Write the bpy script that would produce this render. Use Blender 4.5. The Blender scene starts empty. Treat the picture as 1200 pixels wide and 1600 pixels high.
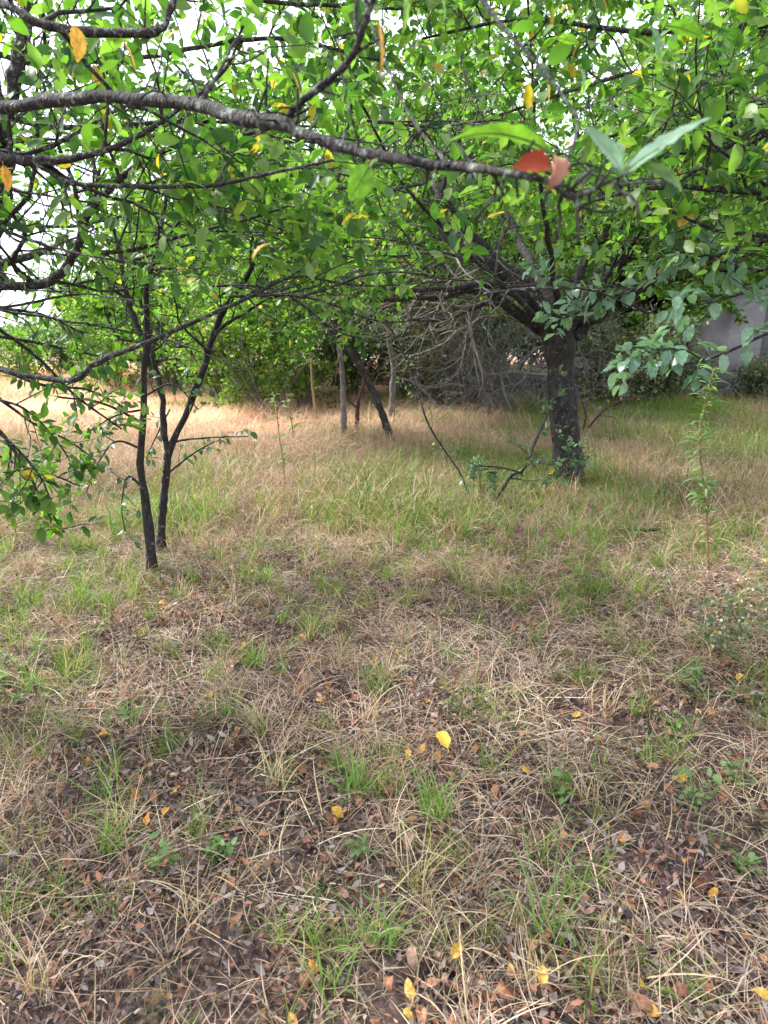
import bpy, math, random
import numpy as np
from mathutils import Vector, Matrix
R_ = math.radians
S = bpy.context.scene
COL = S.collection

# ------------------------------------------------------------------ camera, sky, sun, exposure
CAM_H = 1.5; PITCH = R_(14.5); FPX = 1042.0
cd = bpy.data.cameras.new('camera'); cam = bpy.data.objects.new('camera', cd); COL.objects.link(cam)
cam.location = (0, 0, CAM_H); cam.rotation_euler = (R_(90) - PITCH, 0, 0)
cd.sensor_fit = 'VERTICAL'; cd.sensor_height = 24; cd.lens = 24 * FPX / 1600.0
cd.clip_start = 0.05; cd.clip_end = 2000
cd.dof.use_dof = True; cd.dof.focus_distance = 3.2; cd.dof.aperture_fstop = 4.0
S.camera = cam
w = bpy.data.worlds.new('World'); S.world = w; w.use_nodes = True
nt = w.node_tree; nt.nodes.clear()
SUN_EL, SUN_AZ = 46, 292
sky = nt.nodes.new('ShaderNodeTexSky'); sky.sky_type = 'NISHITA'; sky.sun_disc = False
sky.sun_elevation = R_(SUN_EL); sky.sun_rotation = R_(SUN_AZ); sky.dust_density = 3.0
mixn = nt.nodes.new('ShaderNodeMix'); mixn.data_type = 'RGBA'; mixn.inputs[0].default_value = 0.78
mixn.inputs[7].default_value = (12.2, 13.0, 14.6, 1)          # even cloud cover
bg = nt.nodes.new('ShaderNodeBackground'); bg.inputs[1].default_value = 0.085
wo = nt.nodes.new('ShaderNodeOutputWorld')
nt.links.new(sky.outputs[0], mixn.inputs[6]); nt.links.new(mixn.outputs[2], bg.inputs[0]); nt.links.new(bg.outputs[0], wo.inputs[0])
sd = bpy.data.lights.new('sun', 'SUN'); sd.energy = 4.2; sd.angle = R_(9); sd.color = (1.0, 0.97, 0.95)
so = bpy.data.objects.new('sun', sd); COL.objects.link(so)
so.rotation_euler = (R_(90 - SUN_EL), 0, R_(180 - SUN_AZ))
vs = S.view_settings; vs.view_transform = 'Standard'; vs.look = 'None'; vs.gamma = 1; vs.use_curve_mapping = False
vs.exposure = 1.4
S.render.engine = 'CYCLES'
cy = S.cycles; cy.max_bounces = 7; cy.diffuse_bounces = 4; cy.glossy_bounces = 2; cy.transmission_bounces = 4; cy.transparent_max_bounces = 4
S.render.resolution_x = 768; S.render.resolution_y = 1024

# ------------------------------------------------------------------ placing helpers
def sstep(a, b, x):
    t = np.clip((np.asarray(x, float) - a) / (b - a), 0, 1); return t * t * (3 - 2 * t)
def gz(x, y):
    x = np.asarray(x, float); y = np.asarray(y, float)
    z = 0.034 * np.clip(y - 8, 0, 14) * sstep(7, 10, y)
    z = z + 0.035 * np.sin(x * .9 + 1.3) * np.sin(y * .7 + .4) + 0.018 * np.sin(x * 2.3 + y * 1.1) + 0.012 * np.sin(y * 3.1 - x * 1.7)
    z = z + 0.006 * np.sin(x * 9.1 + 2 * np.sin(y * 5)) * np.sin(y * 8.3 + 1.5 * np.sin(x * 4))
    return z
cP, sP = math.cos(PITCH), math.sin(PITCH)
def ray(px, py):
    a = (px - 600) / FPX; b = (800 - py) / FPX
    return np.array([a, cP + b * sP, -sP + b * cP])
def P(px, py, Y):
    d = ray(px, py); t = Y / d[1]
    return np.array([0, 0, CAM_H]) + d * t
def depth(p):
    p = np.asarray(p, float) - np.array([0, 0, CAM_H]); return p[..., 1] * cP - p[..., 2] * sP
def project(p):
    p = np.asarray(p, float) - np.array([0, 0, CAM_H]); D = p[..., 1] * cP - p[..., 2] * sP
    up = p[..., 1] * sP + p[..., 2] * cP
    Dd = np.where(np.abs(D) < 1e-4, 1e-4, D)
    return 600 + FPX * p[..., 0] / Dd, 800 - FPX * up / Dd, D
def G(px, py):
    d = ray(px, py); t = 0.5
    while t < 80:
        q = np.array([0, 0, CAM_H]) + d * t
        if q[2] <= gz(q[0], q[1]): break
        t += 0.01
    q[2] = gz(q[0], q[1]); return q
def norm(v): return v / np.maximum(np.linalg.norm(v, axis=-1, keepdims=True), 1e-9)

# ------------------------------------------------------------------ object helpers
def mesh_np(name, V, F, smooth=False):
    """V (n,3); F list of arrays, each (m,k)"""
    if not isinstance(F, (list, tuple)): F = [F]
    F = [np.asarray(f, np.int32) for f in F if len(f)]
    m = bpy.data.meshes.new(name)
    V = np.asarray(V, np.float32)
    m.vertices.add(len(V)); m.vertices.foreach_set('co', V.ravel())
    loops = np.concatenate([f.ravel() for f in F]); tot = np.concatenate([np.full(len(f), f.shape[1], np.int32) for f in F])
    st = np.concatenate([[0], np.cumsum(tot)[:-1]]).astype(np.int32)
    m.loops.add(len(loops)); m.loops.foreach_set('vertex_index', loops)
    m.polygons.add(len(tot)); m.polygons.foreach_set('loop_start', st); m.polygons.foreach_set('loop_total', tot)
    if smooth: m.polygons.foreach_set('use_smooth', np.ones(len(tot), bool))
    m.update(calc_edges=True); return m
def obj(name, data, mat=None, parent=None, kind=None, link=True):
    o = bpy.data.objects.new(name, data)
    if mat is not None and data is not None and len(data.materials) == 0: data.materials.append(mat)
    if link: COL.objects.link(o)
    if parent is not None: o.parent = parent
    if kind: o['kind'] = kind
    return o
def tag(o, label, cat, group=None):
    o['label'] = label; o['category'] = cat
    if group: o['group'] = group
    return o
def thing(name, label, cat, loc=(0, 0, 0), group=None):
    o = bpy.data.objects.new(name, None); o.empty_display_size = .1; COL.objects.link(o)
    o.location = [float(c) for c in loc]; tag(o, label, cat, group); return o
class MB:
    def __init__(s): s.V = []; s.F = {}; s.n = 0
    def add(s, V, *Fs):
        V = np.asarray(V, float).reshape(-1, 3)
        for f in Fs:
            f = np.asarray(f, int)
            if len(f): s.F.setdefault(f.shape[1], []).append(f + s.n)
        s.V.append(V); s.n += len(V)
    def mesh(s, name, off=None, smooth=False):
        V = np.concatenate(s.V)
        if off is not None: V = V - np.asarray(off, float)
        return mesh_np(name, V, [np.concatenate(v) for v in s.F.values()], smooth)

# ------------------------------------------------------------------ materials
def newmat(name):
    m = bpy.data.materials.new(name); m.use_nodes = True; t = m.node_tree; t.nodes.clear()
    return m, t, lambda k, **kw: _n(t, k, **kw)
def _n(t, k, **kw):
    n = t.nodes.new(k)
    for a, b in kw.items(): setattr(n, a, b)
    return n
def ramp(t, stops, interp='LINEAR'):
    r = t.nodes.new('ShaderNodeValToRGB'); cr = r.color_ramp; cr.interpolation = interp
    while len(cr.elements) < len(stops): cr.elements.new(0.5)
    for e, (p, c) in zip(cr.elements, stops): e.position = p; e.color = (*c, 1)
    return r
def leafmat(name, stops, trans=0.45, rough=0.45, spec=0.35, tint=False, tcol=(1.3, 1.45, .6), interp='LINEAR', under=None, nsc=60, nlo=.72):
    m, t, N = newmat(name); L = t.links.new
    g = N('ShaderNodeNewGeometry'); oi = N('ShaderNodeObjectInfo')
    add = N('ShaderNodeMath', operation='ADD'); fr = N('ShaderNodeMath', operation='FRACT')
    L(g.outputs['Random Per Island'], add.inputs[0]); L(oi.outputs['Random'], add.inputs[1]); L(add.outputs[0], fr.inputs[0])
    r = ramp(t, stops, interp); L(fr.outputs[0], r.inputs[0]); c = r.outputs[0]
    nz = N('ShaderNodeTexNoise'); nz.inputs['Scale'].default_value = nsc; nz.inputs['Detail'].default_value = 4; tc = N('ShaderNodeTexCoord'); L(tc.outputs['Object'], nz.inputs['Vector'])
    mr = N('ShaderNodeMapRange'); mr.inputs[1].default_value = .3; mr.inputs[2].default_value = .7; mr.inputs[3].default_value = nlo; mr.inputs[4].default_value = 1.2
    L(nz.outputs[0], mr.inputs[0])
    mu = N('ShaderNodeMix', data_type='RGBA', blend_type='MULTIPLY'); mu.inputs[0].default_value = 1
    L(c, mu.inputs[6]); L(mr.outputs[0], mu.inputs[7]); c = mu.outputs[2]
    if tint:
        at = N('ShaderNodeAttribute', attribute_type='INSTANCER', attribute_name='tint')
        mt = N('ShaderNodeMix', data_type='RGBA', blend_type='MULTIPLY'); mt.inputs[0].default_value = 1
        L(c, mt.inputs[6]); L(at.outputs['Color'], mt.inputs[7]); c = mt.outputs[2]
    if under:
        mx = N('ShaderNodeMix', data_type='RGBA'); L(g.outputs['Backfacing'], mx.inputs[0]); L(c, mx.inputs[6]); mx.inputs[7].default_value = (*under, 1); c = mx.outputs[2]
    b = N('ShaderNodeBsdfPrincipled'); b.inputs['Roughness'].default_value = rough; b.inputs['Specular IOR Level'].default_value = spec
    L(c, b.inputs['Base Color'])
    tr = N('ShaderNodeBsdfTranslucent'); tm = N('ShaderNodeMix', data_type='RGBA', blend_type='MULTIPLY'); tm.inputs[0].default_value = 1
    L(c, tm.inputs[6]); tm.inputs[7].default_value = (*tcol, 1); L(tm.outputs[2], tr.inputs[0])
    ms = N('ShaderNodeMixShader'); ms.inputs[0].default_value = trans; L(b.outputs[0], ms.inputs[1]); L(tr.outputs[0], ms.inputs[2])
    o = N('ShaderNodeOutputMaterial'); L(ms.outputs[0], o.inputs[0]); return m
def barkmat(name, dark, light, lichen=(0.22, .25, .19), amount=.5, scale=18, bump=.6):
    m, t, N = newmat(name); L = t.links.new
    tc = N('ShaderNodeTexCoord'); mp = N('ShaderNodeMapping'); mp.inputs['Scale'].default_value = (1, 1, .45); L(tc.outputs['Object'], mp.inputs[0])
    n1 = N('ShaderNodeTexNoise'); n1.inputs['Scale'].default_value = scale; n1.inputs['Detail'].default_value = 8; n1.inputs['Roughness'].default_value = .65; L(mp.outputs[0], n1.inputs['Vector'])
    r = ramp(t, [(.32, dark), (.5, tuple((a + b) / 2 for a, b in zip(dark, light))), (.68, light)]); L(n1.outputs[0], r.inputs[0])
    n2 = N('ShaderNodeTexNoise'); n2.inputs['Scale'].default_value = scale * .8; n2.inputs['Detail'].default_value = 6; n2.inputs['Roughness'].default_value = .7; L(tc.outputs['Object'], n2.inputs['Vector'])
    r2 = ramp(t, [(.66 - .2 * amount, (0, 0, 0)), (.72 - .14 * amount, (1, 1, 1))]); L(n2.outputs[0], r2.inputs[0])
    mx = N('ShaderNodeMix', data_type='RGBA'); L(r2.outputs[0], mx.inputs[0]); L(r.outputs[0], mx.inputs[6]); mx.inputs[7].default_value = (*lichen, 1)
    vo = N('ShaderNodeTexVoronoi'); vo.feature = 'DISTANCE_TO_EDGE'; vo.inputs['Scale'].default_value = scale * 2.2; L(mp.outputs[0], vo.inputs['Vector'])
    ad = N('ShaderNodeMath', operation='ADD'); L(n1.outputs[0], ad.inputs[0]); L(vo.outputs[0], ad.inputs[1])
    bp = N('ShaderNodeBump'); bp.inputs['Strength'].default_value = bump; bp.inputs['Distance'].default_value = .012; L(ad.outputs[0], bp.inputs['Height'])
    b = N('ShaderNodeBsdfPrincipled'); b.inputs['Roughness'].default_value = .85; b.inputs['Specular IOR Level'].default_value = .25
    L(mx.outputs[2], b.inputs['Base Color']); L(bp.outputs[0], b.inputs['Normal'])
    o = N('ShaderNodeOutputMaterial'); L(b.outputs[0], o.inputs[0]); return m

GREEN = [(0, (.03, .08, .03)), (.3, (.065, .14, .032)), (.6, (.12, .21, .04)), (.82, (.18, .27, .065)), (.975, (.17, .26, .1)), (.983, (.45, .33, .04)), (1, (.5, .30, .06))]
M_leaf = leafmat('plum_leaf', GREEN, .55, tcol=(1.25, 1.6, .55))
M_leafD = leafmat('dark_leaf', [(0, (.03, .07, .028)), (.5, (.055, .115, .045)), (.95, (.09, .16, .06)), (.965, (.45, .33, .05)), (1, (.5, .33, .06))], .38, .4, .5, under=(.13, .2, .13))  # darker green leaf with a paler underside
M_leafB = leafmat('orchard_leaf', [(0, (.04, .10, .03)), (.35, (.11, .21, .035)), (.7, (.19, .31, .05)), (.96, (.25, .35, .10)), (.975, (.42, .3, .05)), (1, (.4, .22, .06))], .6, tcol=(1.2, 1.5, .6))
M_leafG = leafmat('grey_green_leaf', [(0, (.07, .10, .06)), (.5, (.13, .17, .10)), (.88, (.2, .23, .15)), (.92, (.4, .3, .06)), (1, (.3, .2, .1))], .4)
M_near = leafmat('near_leaf', [(0, (.09, .19, .035)), (1, (.14, .25, .045))], .5, .35, .5, tcol=(1.3, 1.5, .5), nsc=5, nlo=.45)
M_nearB = leafmat('silvery_leaf', [(0, (.12, .23, .15)), (.5, (.17, .29, .18)), (1, (.23, .35, .24))], .38, .3, .6, tcol=(1.1, 1.3, .7), nsc=5, nlo=.6)
M_yellow = leafmat('yellow_leaf', [(0, (.62, .36, .05)), (.4, (.68, .44, .09)), (.7, (.58, .27, .06)), (1, (.6, .38, .14))], .35, .5, .3, tcol=(1.2, 1, .6), nsc=5, nlo=.45)
M_bright = leafmat('bright_yellow_leaf', [(0, (.78, .52, .06)), (1, (.8, .56, .08))], .35, .5, .3, tcol=(1.2, 1, .6), nsc=4, nlo=.75)
M_red = leafmat('red_brown_leaf', [(0, (.34, .05, .015)), (1, (.26, .05, .02))], .3, .6, .2, tcol=(1.3, .8, .6))
M_pink = leafmat('withered_pink_leaf', [(0, (.5, .27, .2)), (1, (.42, .2, .13))], .3, .6, .2, tcol=(1.2, .9, .7))
M_brown = leafmat('brown_litter_leaf', [(0, (.20, .09, .055)), (.3, (.32, .16, .095)), (.6, (.42, .21, .12)), (.85, (.42, .28, .2)), (1, (.22, .11, .075))], .15, .7, .15, tcol=(1.1, .9, .7), nsc=6, nlo=.45)
M_bits = leafmat('litter_bits', [(0, (.045, .036, .036)), (.28, (.11, .08, .07)), (.42, (.2, .11, .075)), (.56, (.34, .17, .10)), (.68, (.18, .15, .145)), (.84, (.34, .30, .27)), (1, (.07, .055, .052))], .1, .75, .15, tint=True, tcol=(1.1, .9, .7))
M_straw = leafmat('dry_grass', [(0, (.34, .24, .155)), (.3, (.45, .345, .225)), (.55, (.53, .43, .31)), (.8, (.42, .275, .19)), (1, (.62, .54, .42))], .25, .6, .25, tint=True, tcol=(1.1, 1, .75))
M_grass = leafmat('green_grass', [(0, (.09, .16, .03)), (.5, (.15, .25, .05)), (.85, (.2, .3, .07)), (1, (.36, .33, .14))], .4, .5, .3, tint=True, tcol=(1.3, 1.4, .5))
M_weed = leafmat('weed_leaf', [(0, (.10, .19, .06)), (.6, (.15, .26, .08)), (1, (.22, .32, .12))], .4)
M_stalk = leafmat('dry_stalk', [(0, (.24, .15, .08)), (1, (.34, .22, .12))], .05, .7)
M_pale = leafmat('pale_flower', [(0, (.6, .58, .38)), (1, (.7, .66, .5))], .2, .7)
M_bark = barkmat('plum_bark', (.008, .007, .007), (.06, .052, .048), (.15, .165, .14), .4, 22, 1.3)
M_barkN = barkmat('lichen_bark', (.012, .010, .010), (.07, .06, .056), (.24, .27, .22), .6, 55, 1.0)
M_barkS = barkmat('sapling_bark', (.01, .008, .008), (.05, .042, .042), (.15, .16, .15), .35, 34)
M_barkG = barkmat('grey_bark', (.07, .058, .05), (.2, .175, .15), (.26, .27, .22), .4, 20)
M_barkP = barkmat('pale_dead_wood', (.09, .08, .075), (.24, .22, .21), (.3, .3, .28), .5, 30)
M_barkR = barkmat('red_brown_bark', (.035, .014, .014), (.1, .045, .04), (.2, .18, .16), .1, 20)

# ------------------------------------------------------------------ geometry: tubes and growing branches
def catmull(pts, n):
    pts = np.asarray(pts, float); k = len(pts)
    if k == 2: t = np.linspace(0, 1, n)[:, None]; return pts[0] * (1 - t) + pts[1] * t
    e = np.vstack([2 * pts[0] - pts[1], pts, 2 * pts[-1] - pts[-2]])
    u = np.linspace(0, k - 1 - 1e-6, n); i = u.astype(int); f = (u - i)[:, None]
    a, b, c, d = e[i], e[i + 1], e[i + 2], e[i + 3]
    return .5 * (2 * b + (c - a) * f + (2 * a - 5 * b + 4 * c - d) * f ** 2 + (3 * b - a - 3 * c + d) * f ** 3)
def tubes(mb, Pp, Rr, sides=5, rng=None, rough=0.0, cap=True):
    """Pp (N,S,3) centre lines, Rr (N,S) radii"""
    Pp = np.asarray(Pp, float); Rr = np.asarray(Rr, float); N_, S_ = Rr.shape
    T = np.gradient(Pp, axis=1); T = norm(T)
    d0 = norm(Pp[:, -1] - Pp[:, 0]); ref = np.where(np.abs(d0[:, 2:3]) < .8, np.array([[0, 0, 1.]]), np.array([[1., 0, 0]]))
    U = norm(ref[:, None] - (ref[:, None] * T).sum(-1, keepdims=True) * T); W = np.cross(T, U)
    a = np.arange(sides) * 2 * math.pi / sides
    rr = Rr[:, :, None] * np.ones(sides)
    if rough and rng is not None: rr = rr * (1 + rough * rng.normal(size=rr.shape))
    V = Pp[:, :, None] + rr[..., None] * (U[:, :, None] * np.cos(a)[None, None, :, None] + W[:, :, None] * np.sin(a)[None, None, :, None])
    base = (np.arange(N_) * S_ * sides)[:, None, None]
    s = np.arange(S_ - 1)[None, :, None] * sides; k = np.arange(sides)[None, None, :]; k2 = (k + 1) % sides
    F = np.stack([base + s + k, base + s + k2, base + s + sides + k2, base + s + sides + k], -1).reshape(-1, 4)
    Fs = [F]
    if cap:
        Fs.append((base[:, 0] + (S_ - 1) * sides + np.arange(sides)[None]))
    mb.add(V.reshape(-1, 3), *Fs)
def grow(rng, P0, D0, L, S_, wander, pull):
    N_ = len(P0); out = np.zeros((N_, S_, 3)); out[:, 0] = P0; d = norm(np.asarray(D0, float))
    for i in range(1, S_):
        d = norm(d + rng.normal(size=(N_, 3)) * wander + np.array(pull))
        out[:, i] = out[:, i - 1] + d * (L / (S_ - 1))[:, None]
    return out
def sample(Pp, Rr, t):
    N_, S_ = Rr.shape; u = np.clip(t, 0, .9999) * (S_ - 1); i = u.astype(int); f = u - i; n = np.arange(N_)[:, None]
    p = Pp[n, i] * (1 - f[..., None]) + Pp[n, i + 1] * f[..., None]; r = Rr[n, i] * (1 - f) + Rr[n, i + 1] * f
    return p, norm(Pp[n, i + 1] - Pp[n, i]), r
def perp(rng, T):
    v = rng.normal(size=T.shape); return norm(v - (v * T).sum(-1, keepdims=True) * T)
def spawn(rng, Pp, Rr, n, t0, L, S_, wander=.18, pull=(0, 0, .02), fwd=.6, rs=.55, up=(0, 0, .25), taper=.25, t1=1.0):
    N_ = len(Pp); t = np.linspace(t0, t1, n)[None] + rng.uniform(-.5, .5, (N_, n)) * (t1 - t0) / n; t = np.clip(t, 0.02, .99)
    p, T, r = sample(Pp, Rr, t); p = p.reshape(-1, 3); T = T.reshape(-1, 3); r = r.ravel()
    d = perp(rng, T) + T * fwd + np.array(up)
    Ls = rng.uniform(L[0], L[1], len(p)) * (1.15 - .5 * t.ravel())
    Q = grow(rng, p, d, Ls, S_, wander, pull)
    r0 = np.minimum(r * rs, .014 * Ls + .0012)
    R = r0[:, None] * np.linspace(1, taper, S_)[None]
    return Q, R

# ------------------------------------------------------------------ geometry: leaves
LEAFS = {}
def leaf_mesh(name, seg, width, curl, fold, serr=0., twist=0., seed=0, wav=0.):
    rg = np.random.default_rng(seed); t = np.linspace(0, 1, seg + 1)
    prof = np.sin(math.pi * t ** .85) ** .8 * width / 2; prof[0] = .004; prof[-1] = .004
    a = curl * t; y = np.cumsum(np.concatenate([[0], np.cos(a[:-1]) / seg])); z = -np.cumsum(np.concatenate([[0], np.sin(a[:-1]) / seg]))
    V = []; cols = (-1, -.5, 0, .5, 1)
    for i in range(seg + 1):
        tw = twist * (t[i] - .3)
        for c in cols:
            x = c * prof[i] * (1 + (serr * (1 if i % 2 else -1) if abs(c) == 1 else 0)); h = abs(c) * prof[i] * fold + wav * prof[i] * c * math.sin(i * 2.1 + seed)
            V.append((x * math.cos(tw) - h * math.sin(tw), y[i], z[i] + x * math.sin(tw) + h * math.cos(tw)))
    F = []
    for i in range(seg):
        for k in range(4):
            b = i * 5 + k; F.append((b, b + 1, b + 6, b + 5))
    F = np.array(F)
    # short petiole
    n = len(V); V += [(-.012, -.16, .01), (.012, -.16, .01), (.012, 0, 0), (-.012, 0, 0), ]
    F = np.vstack([F, [[n, n + 1, n + 2, n + 3]]])
    return np.array(V), F
TPL6 = (np.array([(0, 0, 0), (0, .5, -.02), (0, 1, -.12), (-.23, .28, .05), (-.21, .66, .0), (.23, .28, .05), (.21, .66, .0)]),
        np.array([(0, 1, 3), (3, 1, 4), (1, 2, 4), (0, 5, 1), (5, 6, 1), (1, 6, 2)]))
TPL2 = (np.array([(0, 0, 0), (-.27, .5, .02), (0, 1, -.1), (.27, .5, .02)]), np.array([(0, 3, 2, 1)]))
def leaf_frames(rng, D, tilt=.55):
    D = norm(D); n = norm(np.array([0, 0, 1.]) + rng.normal(size=D.shape) * tilt)
    X = norm(np.cross(D, n)); Z = np.cross(X, D); return X, D, Z
def leaves_mesh(name, P0, fr, sz, tpl, off):
    X, Y, Z = fr; V, F = tpl
    W = (P0 - np.asarray(off))[:, None] + sz[:, None, None] * (V[None, :, 0:1] * X[:, None] + V[None, :, 1:2] * Y[:, None] + V[None, :, 2:3] * Z[:, None])
    n = len(V); Fs = (F[None] + (np.arange(len(P0)) * n)[:, None, None]).reshape(-1, F.shape[1])
    return mesh_np(name, W.reshape(-1, 3), [Fs])
def mat4(p, x, y, z, s, par):
    m = Matrix(((x[0] * s, y[0] * s, z[0] * s, p[0]), (x[1] * s, y[1] * s, z[1] * s, p[1]), (x[2] * s, y[2] * s, z[2] * s, p[2]), (0, 0, 0, 1)))
    m.translation = Vector([float(c) for c in (np.asarray(p) - np.asarray(par))]); return m
VARM = {}
def variants(mat, k=4, seg=6, width=.52, key=''):
    kk = mat.name + key
    if kk not in VARM:
        out = []
        for i in range(k):
            V, F = leaf_mesh('leaf', seg, width * (.9 + .07 * i), .15 + .3 * i, .25 - .05 * i, .03, .4 * (i % 2), i, .12)
            m = mesh_np('leaf', V, [F], True); m.materials.append(mat); out.append(m)
        VARM[kk] = out
    return VARM[kk]
def add_leaves(root, rng, P0, D, sz, mat, cap, tpl=TPL6, tilt=.55, minpx=9, maxpx=1e9):
    loc = np.array(root.location); X, Y, Z = leaf_frames(rng, D, tilt)
    px, py, Dp = project(P0); pix = np.where(Dp > .1, sz * FPX / np.maximum(Dp, .1), 0)
    ok = (px > -20) & (px < 1220) & (py > -20) & (py < 1620) & (pix >= minpx)
    idx = np.where(ok)[0]; idx = idx[np.argsort(-pix[idx])][:cap]
    vm = variants(mat)
    for i in idx:
        o = obj('leaf', vm[int(rng.integers(len(vm)))], None, root); o.matrix_local = mat4(P0[i], X[i], Y[i], Z[i], float(sz[i]), loc)
    rest = np.ones(len(P0), bool); rest[idx] = False
    if rest.any():
        obj('foliage', leaves_mesh('foliage', P0[rest], (X[rest], Y[rest], Z[rest]), sz[rest], tpl, loc), mat, root, 'stuff')
    return len(idx)
def twig_leaves(rng, Q, R, n, size, t0=.1, droop=-.15, fwd=.55, tip=True):
    N_ = len(Q); t = np.linspace(t0, 1, n)[None] + rng.uniform(-.04, .04, (N_, n)); t = np.clip(t, 0, .995)
    p, T, r = sample(Q, R, t); p = p.reshape(-1, 3); T = T.reshape(-1, 3)
    d = perp(rng, T) + T * fwd + np.array([0, 0, droop]); d = norm(d)
    s = rng.uniform(size[0], size[1], len(p)); return p + d * (s * .12)[:, None], d, s

# ------------------------------------------------------------------ a fruit tree from traced limbs
def traced(pts, n=26, rng=None, gnarl=.35):
    """pts: (px, py, Y, width px) -> centre line and radii; or ((x,y,z), r)"""
    C = []; R = []
    for q in pts:
        if len(q) == 2: C.append(np.array(q[0], float)); R.append(q[1])
        else:
            p = P(q[0], q[1], q[2]); C.append(p); R.append(q[3] / 2 / FPX * depth(p))
    c = catmull(C, n); r = np.interp(np.linspace(0, len(R) - 1, n), np.arange(len(R)), R)
    if rng is not None and gnarl:
        j = rng.normal(size=(n, 3)) * r[:, None] * gnarl; j[0] = 0; c = c + j; r = r * (1 + rng.normal(size=n) * .07)
    return c, r
def fruit_tree(name, label, cat, base, trunk, limbs, seed, bark, leaf, spec, cap=200, group=None, tpl=TPL6, sides=(12, 8), zmin=None, dmin=1.3, keep=None, extra=0, trunk_n=18, mirror=None):
    rng = np.random.default_rng(seed); root = thing(name, label, cat, base, group); loc = np.array(root.location)
    if trunk is not None:
        c, r = trunk; m = MB()
        u = np.linspace(0, 1, len(r)); fl = 1 + .7 * np.exp(-u * 13); r = r * fl
        nz = sides[0]
        tubes(m, c[None], r[None], nz, rng, .045); obj('trunk', m.mesh('trunk', loc, True), bark, root)
    LP = []; LR = []
    for c, r in limbs:
        m = MB(); tubes(m, c[None], r[None], sides[1], rng, .05); obj('limb', m.mesh('limb', loc, True), bark, root)
        i = np.linspace(0, len(r) - 1, 20); LP.append(np.stack([np.interp(i, np.arange(len(r)), c[:, k]) for k in range(3)], -1)); LR.append(np.interp(i, np.arange(len(r)), r))
    LP = np.array(LP); LR = np.array(LR)
    tw = MB()
    n1, L1, n2, L2, n3, L3, nl, sz = spec[:8]; up = spec[8] if len(spec) > 8 else (0, 0, .2)
    def keepf(Q):
        k = np.linalg.norm(Q - np.array([0, 0, CAM_H]), axis=-1).min(1) > dmin
        if zmin is not None: k &= Q[..., 2].min(1) > zmin
        if keep is not None: k &= keep(Q)
        return k
    A, AR = spawn(rng, LP, LR, n1, .22, L1, 9, .22, (0, 0, .03), .6, .6, up); k = keepf(A); A, AR = A[k], AR[k]; far_ = tpl is TPL2; tubes(tw, A, AR, 3 if far_ else 5, cap=not far_)
    B, BR = spawn(rng, A, AR, n2, .15, L2, 7, .2, (0, 0, .0), .6, .65, (0, 0, .12)); k = keepf(B); B, BR = B[k], BR[k]; tubes(tw, B[:, ::2] if far_ else B, BR[:, ::2] if far_ else BR, 3 if far_ else 4, cap=not far_)
    PP, DD, SS = [], [], []
    def lv(*a, **b):
        p, d, s = twig_leaves(*a, **b); PP.append(p); DD.append(d); SS.append(s)
    if n3:
        C, CR = spawn(rng, B, BR, n3, .1, L3, 5, .2, (0, 0, 0), .7, .7, (0, 0, .05)); k = keepf(C); C, CR = C[k], CR[k]; tubes(tw, C, CR, 3, cap=False)
        lv(rng, C, CR, nl, sz, .15)
        lv(rng, B, BR, max(2, nl // 2), sz, .5)
    else: lv(rng, B, BR, nl, sz, .15)
    if extra:
        lv(rng, LP, LR, extra, sz, .3)
    PL, DL, SL = np.concatenate(PP), np.concatenate(DD), np.concatenate(SS)
    k = np.linalg.norm(PL - np.array([0, 0, CAM_H]), axis=-1) > dmin
    if zmin is not None: k &= PL[:, 2] > zmin - .1
    PL, DL, SL = PL[k], DL[k], SL[k]
    o = obj('twigs', tw.mesh('twigs', loc), bark, root, 'stuff')
    add_leaves(root, rng, PL, DL, SL, leaf, cap, tpl)
    return root, len(PL)
def ext_limbs(top, r, n, L, rng, rise=.5, S_=16, az=(0, 360), wander=.14):
    out = []
    for i in range(n):
        a = R_(az[0] + (az[1] - az[0]) * (i + rng.uniform(-.3, .3)) / n); el = rng.uniform(rise * .5, rise * 1.5)
        d = np.array([math.cos(a), math.sin(a), el]); l = rng.uniform(*L)
        q = grow(rng, np.array([top - np.array([0, 0, rng.uniform(0, .35) * r * 6])]), d[None], np.array([l]), S_, wander, (0, 0, .03))[0]
        out.append((q, np.linspace(r * .55, r * .1, S_)))
    return out
def simple_trunk(bx, by, h, r0, r1, lean, rng, n=14):
    z = float(gz(bx, by)); p = np.array([[bx, by, z - .12], [bx + lean[0] * .3, by + lean[1] * .3, z + h * .4], [bx + lean[0], by + lean[1], z + h]])
    c = catmull(p, n); c[1:] += rng.normal(size=(n - 1, 3)) * r0 * .12; return c, np.linspace(r0, r1, n)

# ================================================================== GROUND
def axis_pts(lo, hi, fine_lo, fine_hi, step, grow_=1.12):
    a = list(np.arange(fine_lo, fine_hi + 1e-6, step)); s = step; v = fine_hi
    while v < hi: s *= grow_; v += s; a.append(v)
    s = step; v = fine_lo
    while v > lo: s *= grow_; v -= s; a.insert(0, v)
    return np.array(a)
gx = axis_pts(-500, 500, -7, 7, .07); gy = axis_pts(-400, 900, 0, 14, .07)
GX, GY = np.meshgrid(gx, gy, indexing='xy'); rg = np.random.default_rng(3)
GZ = gz(GX, GY) + rg.normal(size=GX.shape) * .006 * (np.abs(GX) < 7) * (GY < 14)
nx, ny = len(gx), len(gy)
i, j = np.meshgrid(np.arange(nx - 1), np.arange(ny - 1)); b = (j * nx + i).ravel()
gm = mesh_np('ground', np.stack([GX, GY, GZ], -1).reshape(-1, 3), [np.stack([b, b + 1, b + nx + 1, b + nx], -1)], True)
m, t, N = newmat('soil_and_thatch'); L = t.links.new
tc = N('ShaderNodeTexCoord')
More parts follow.
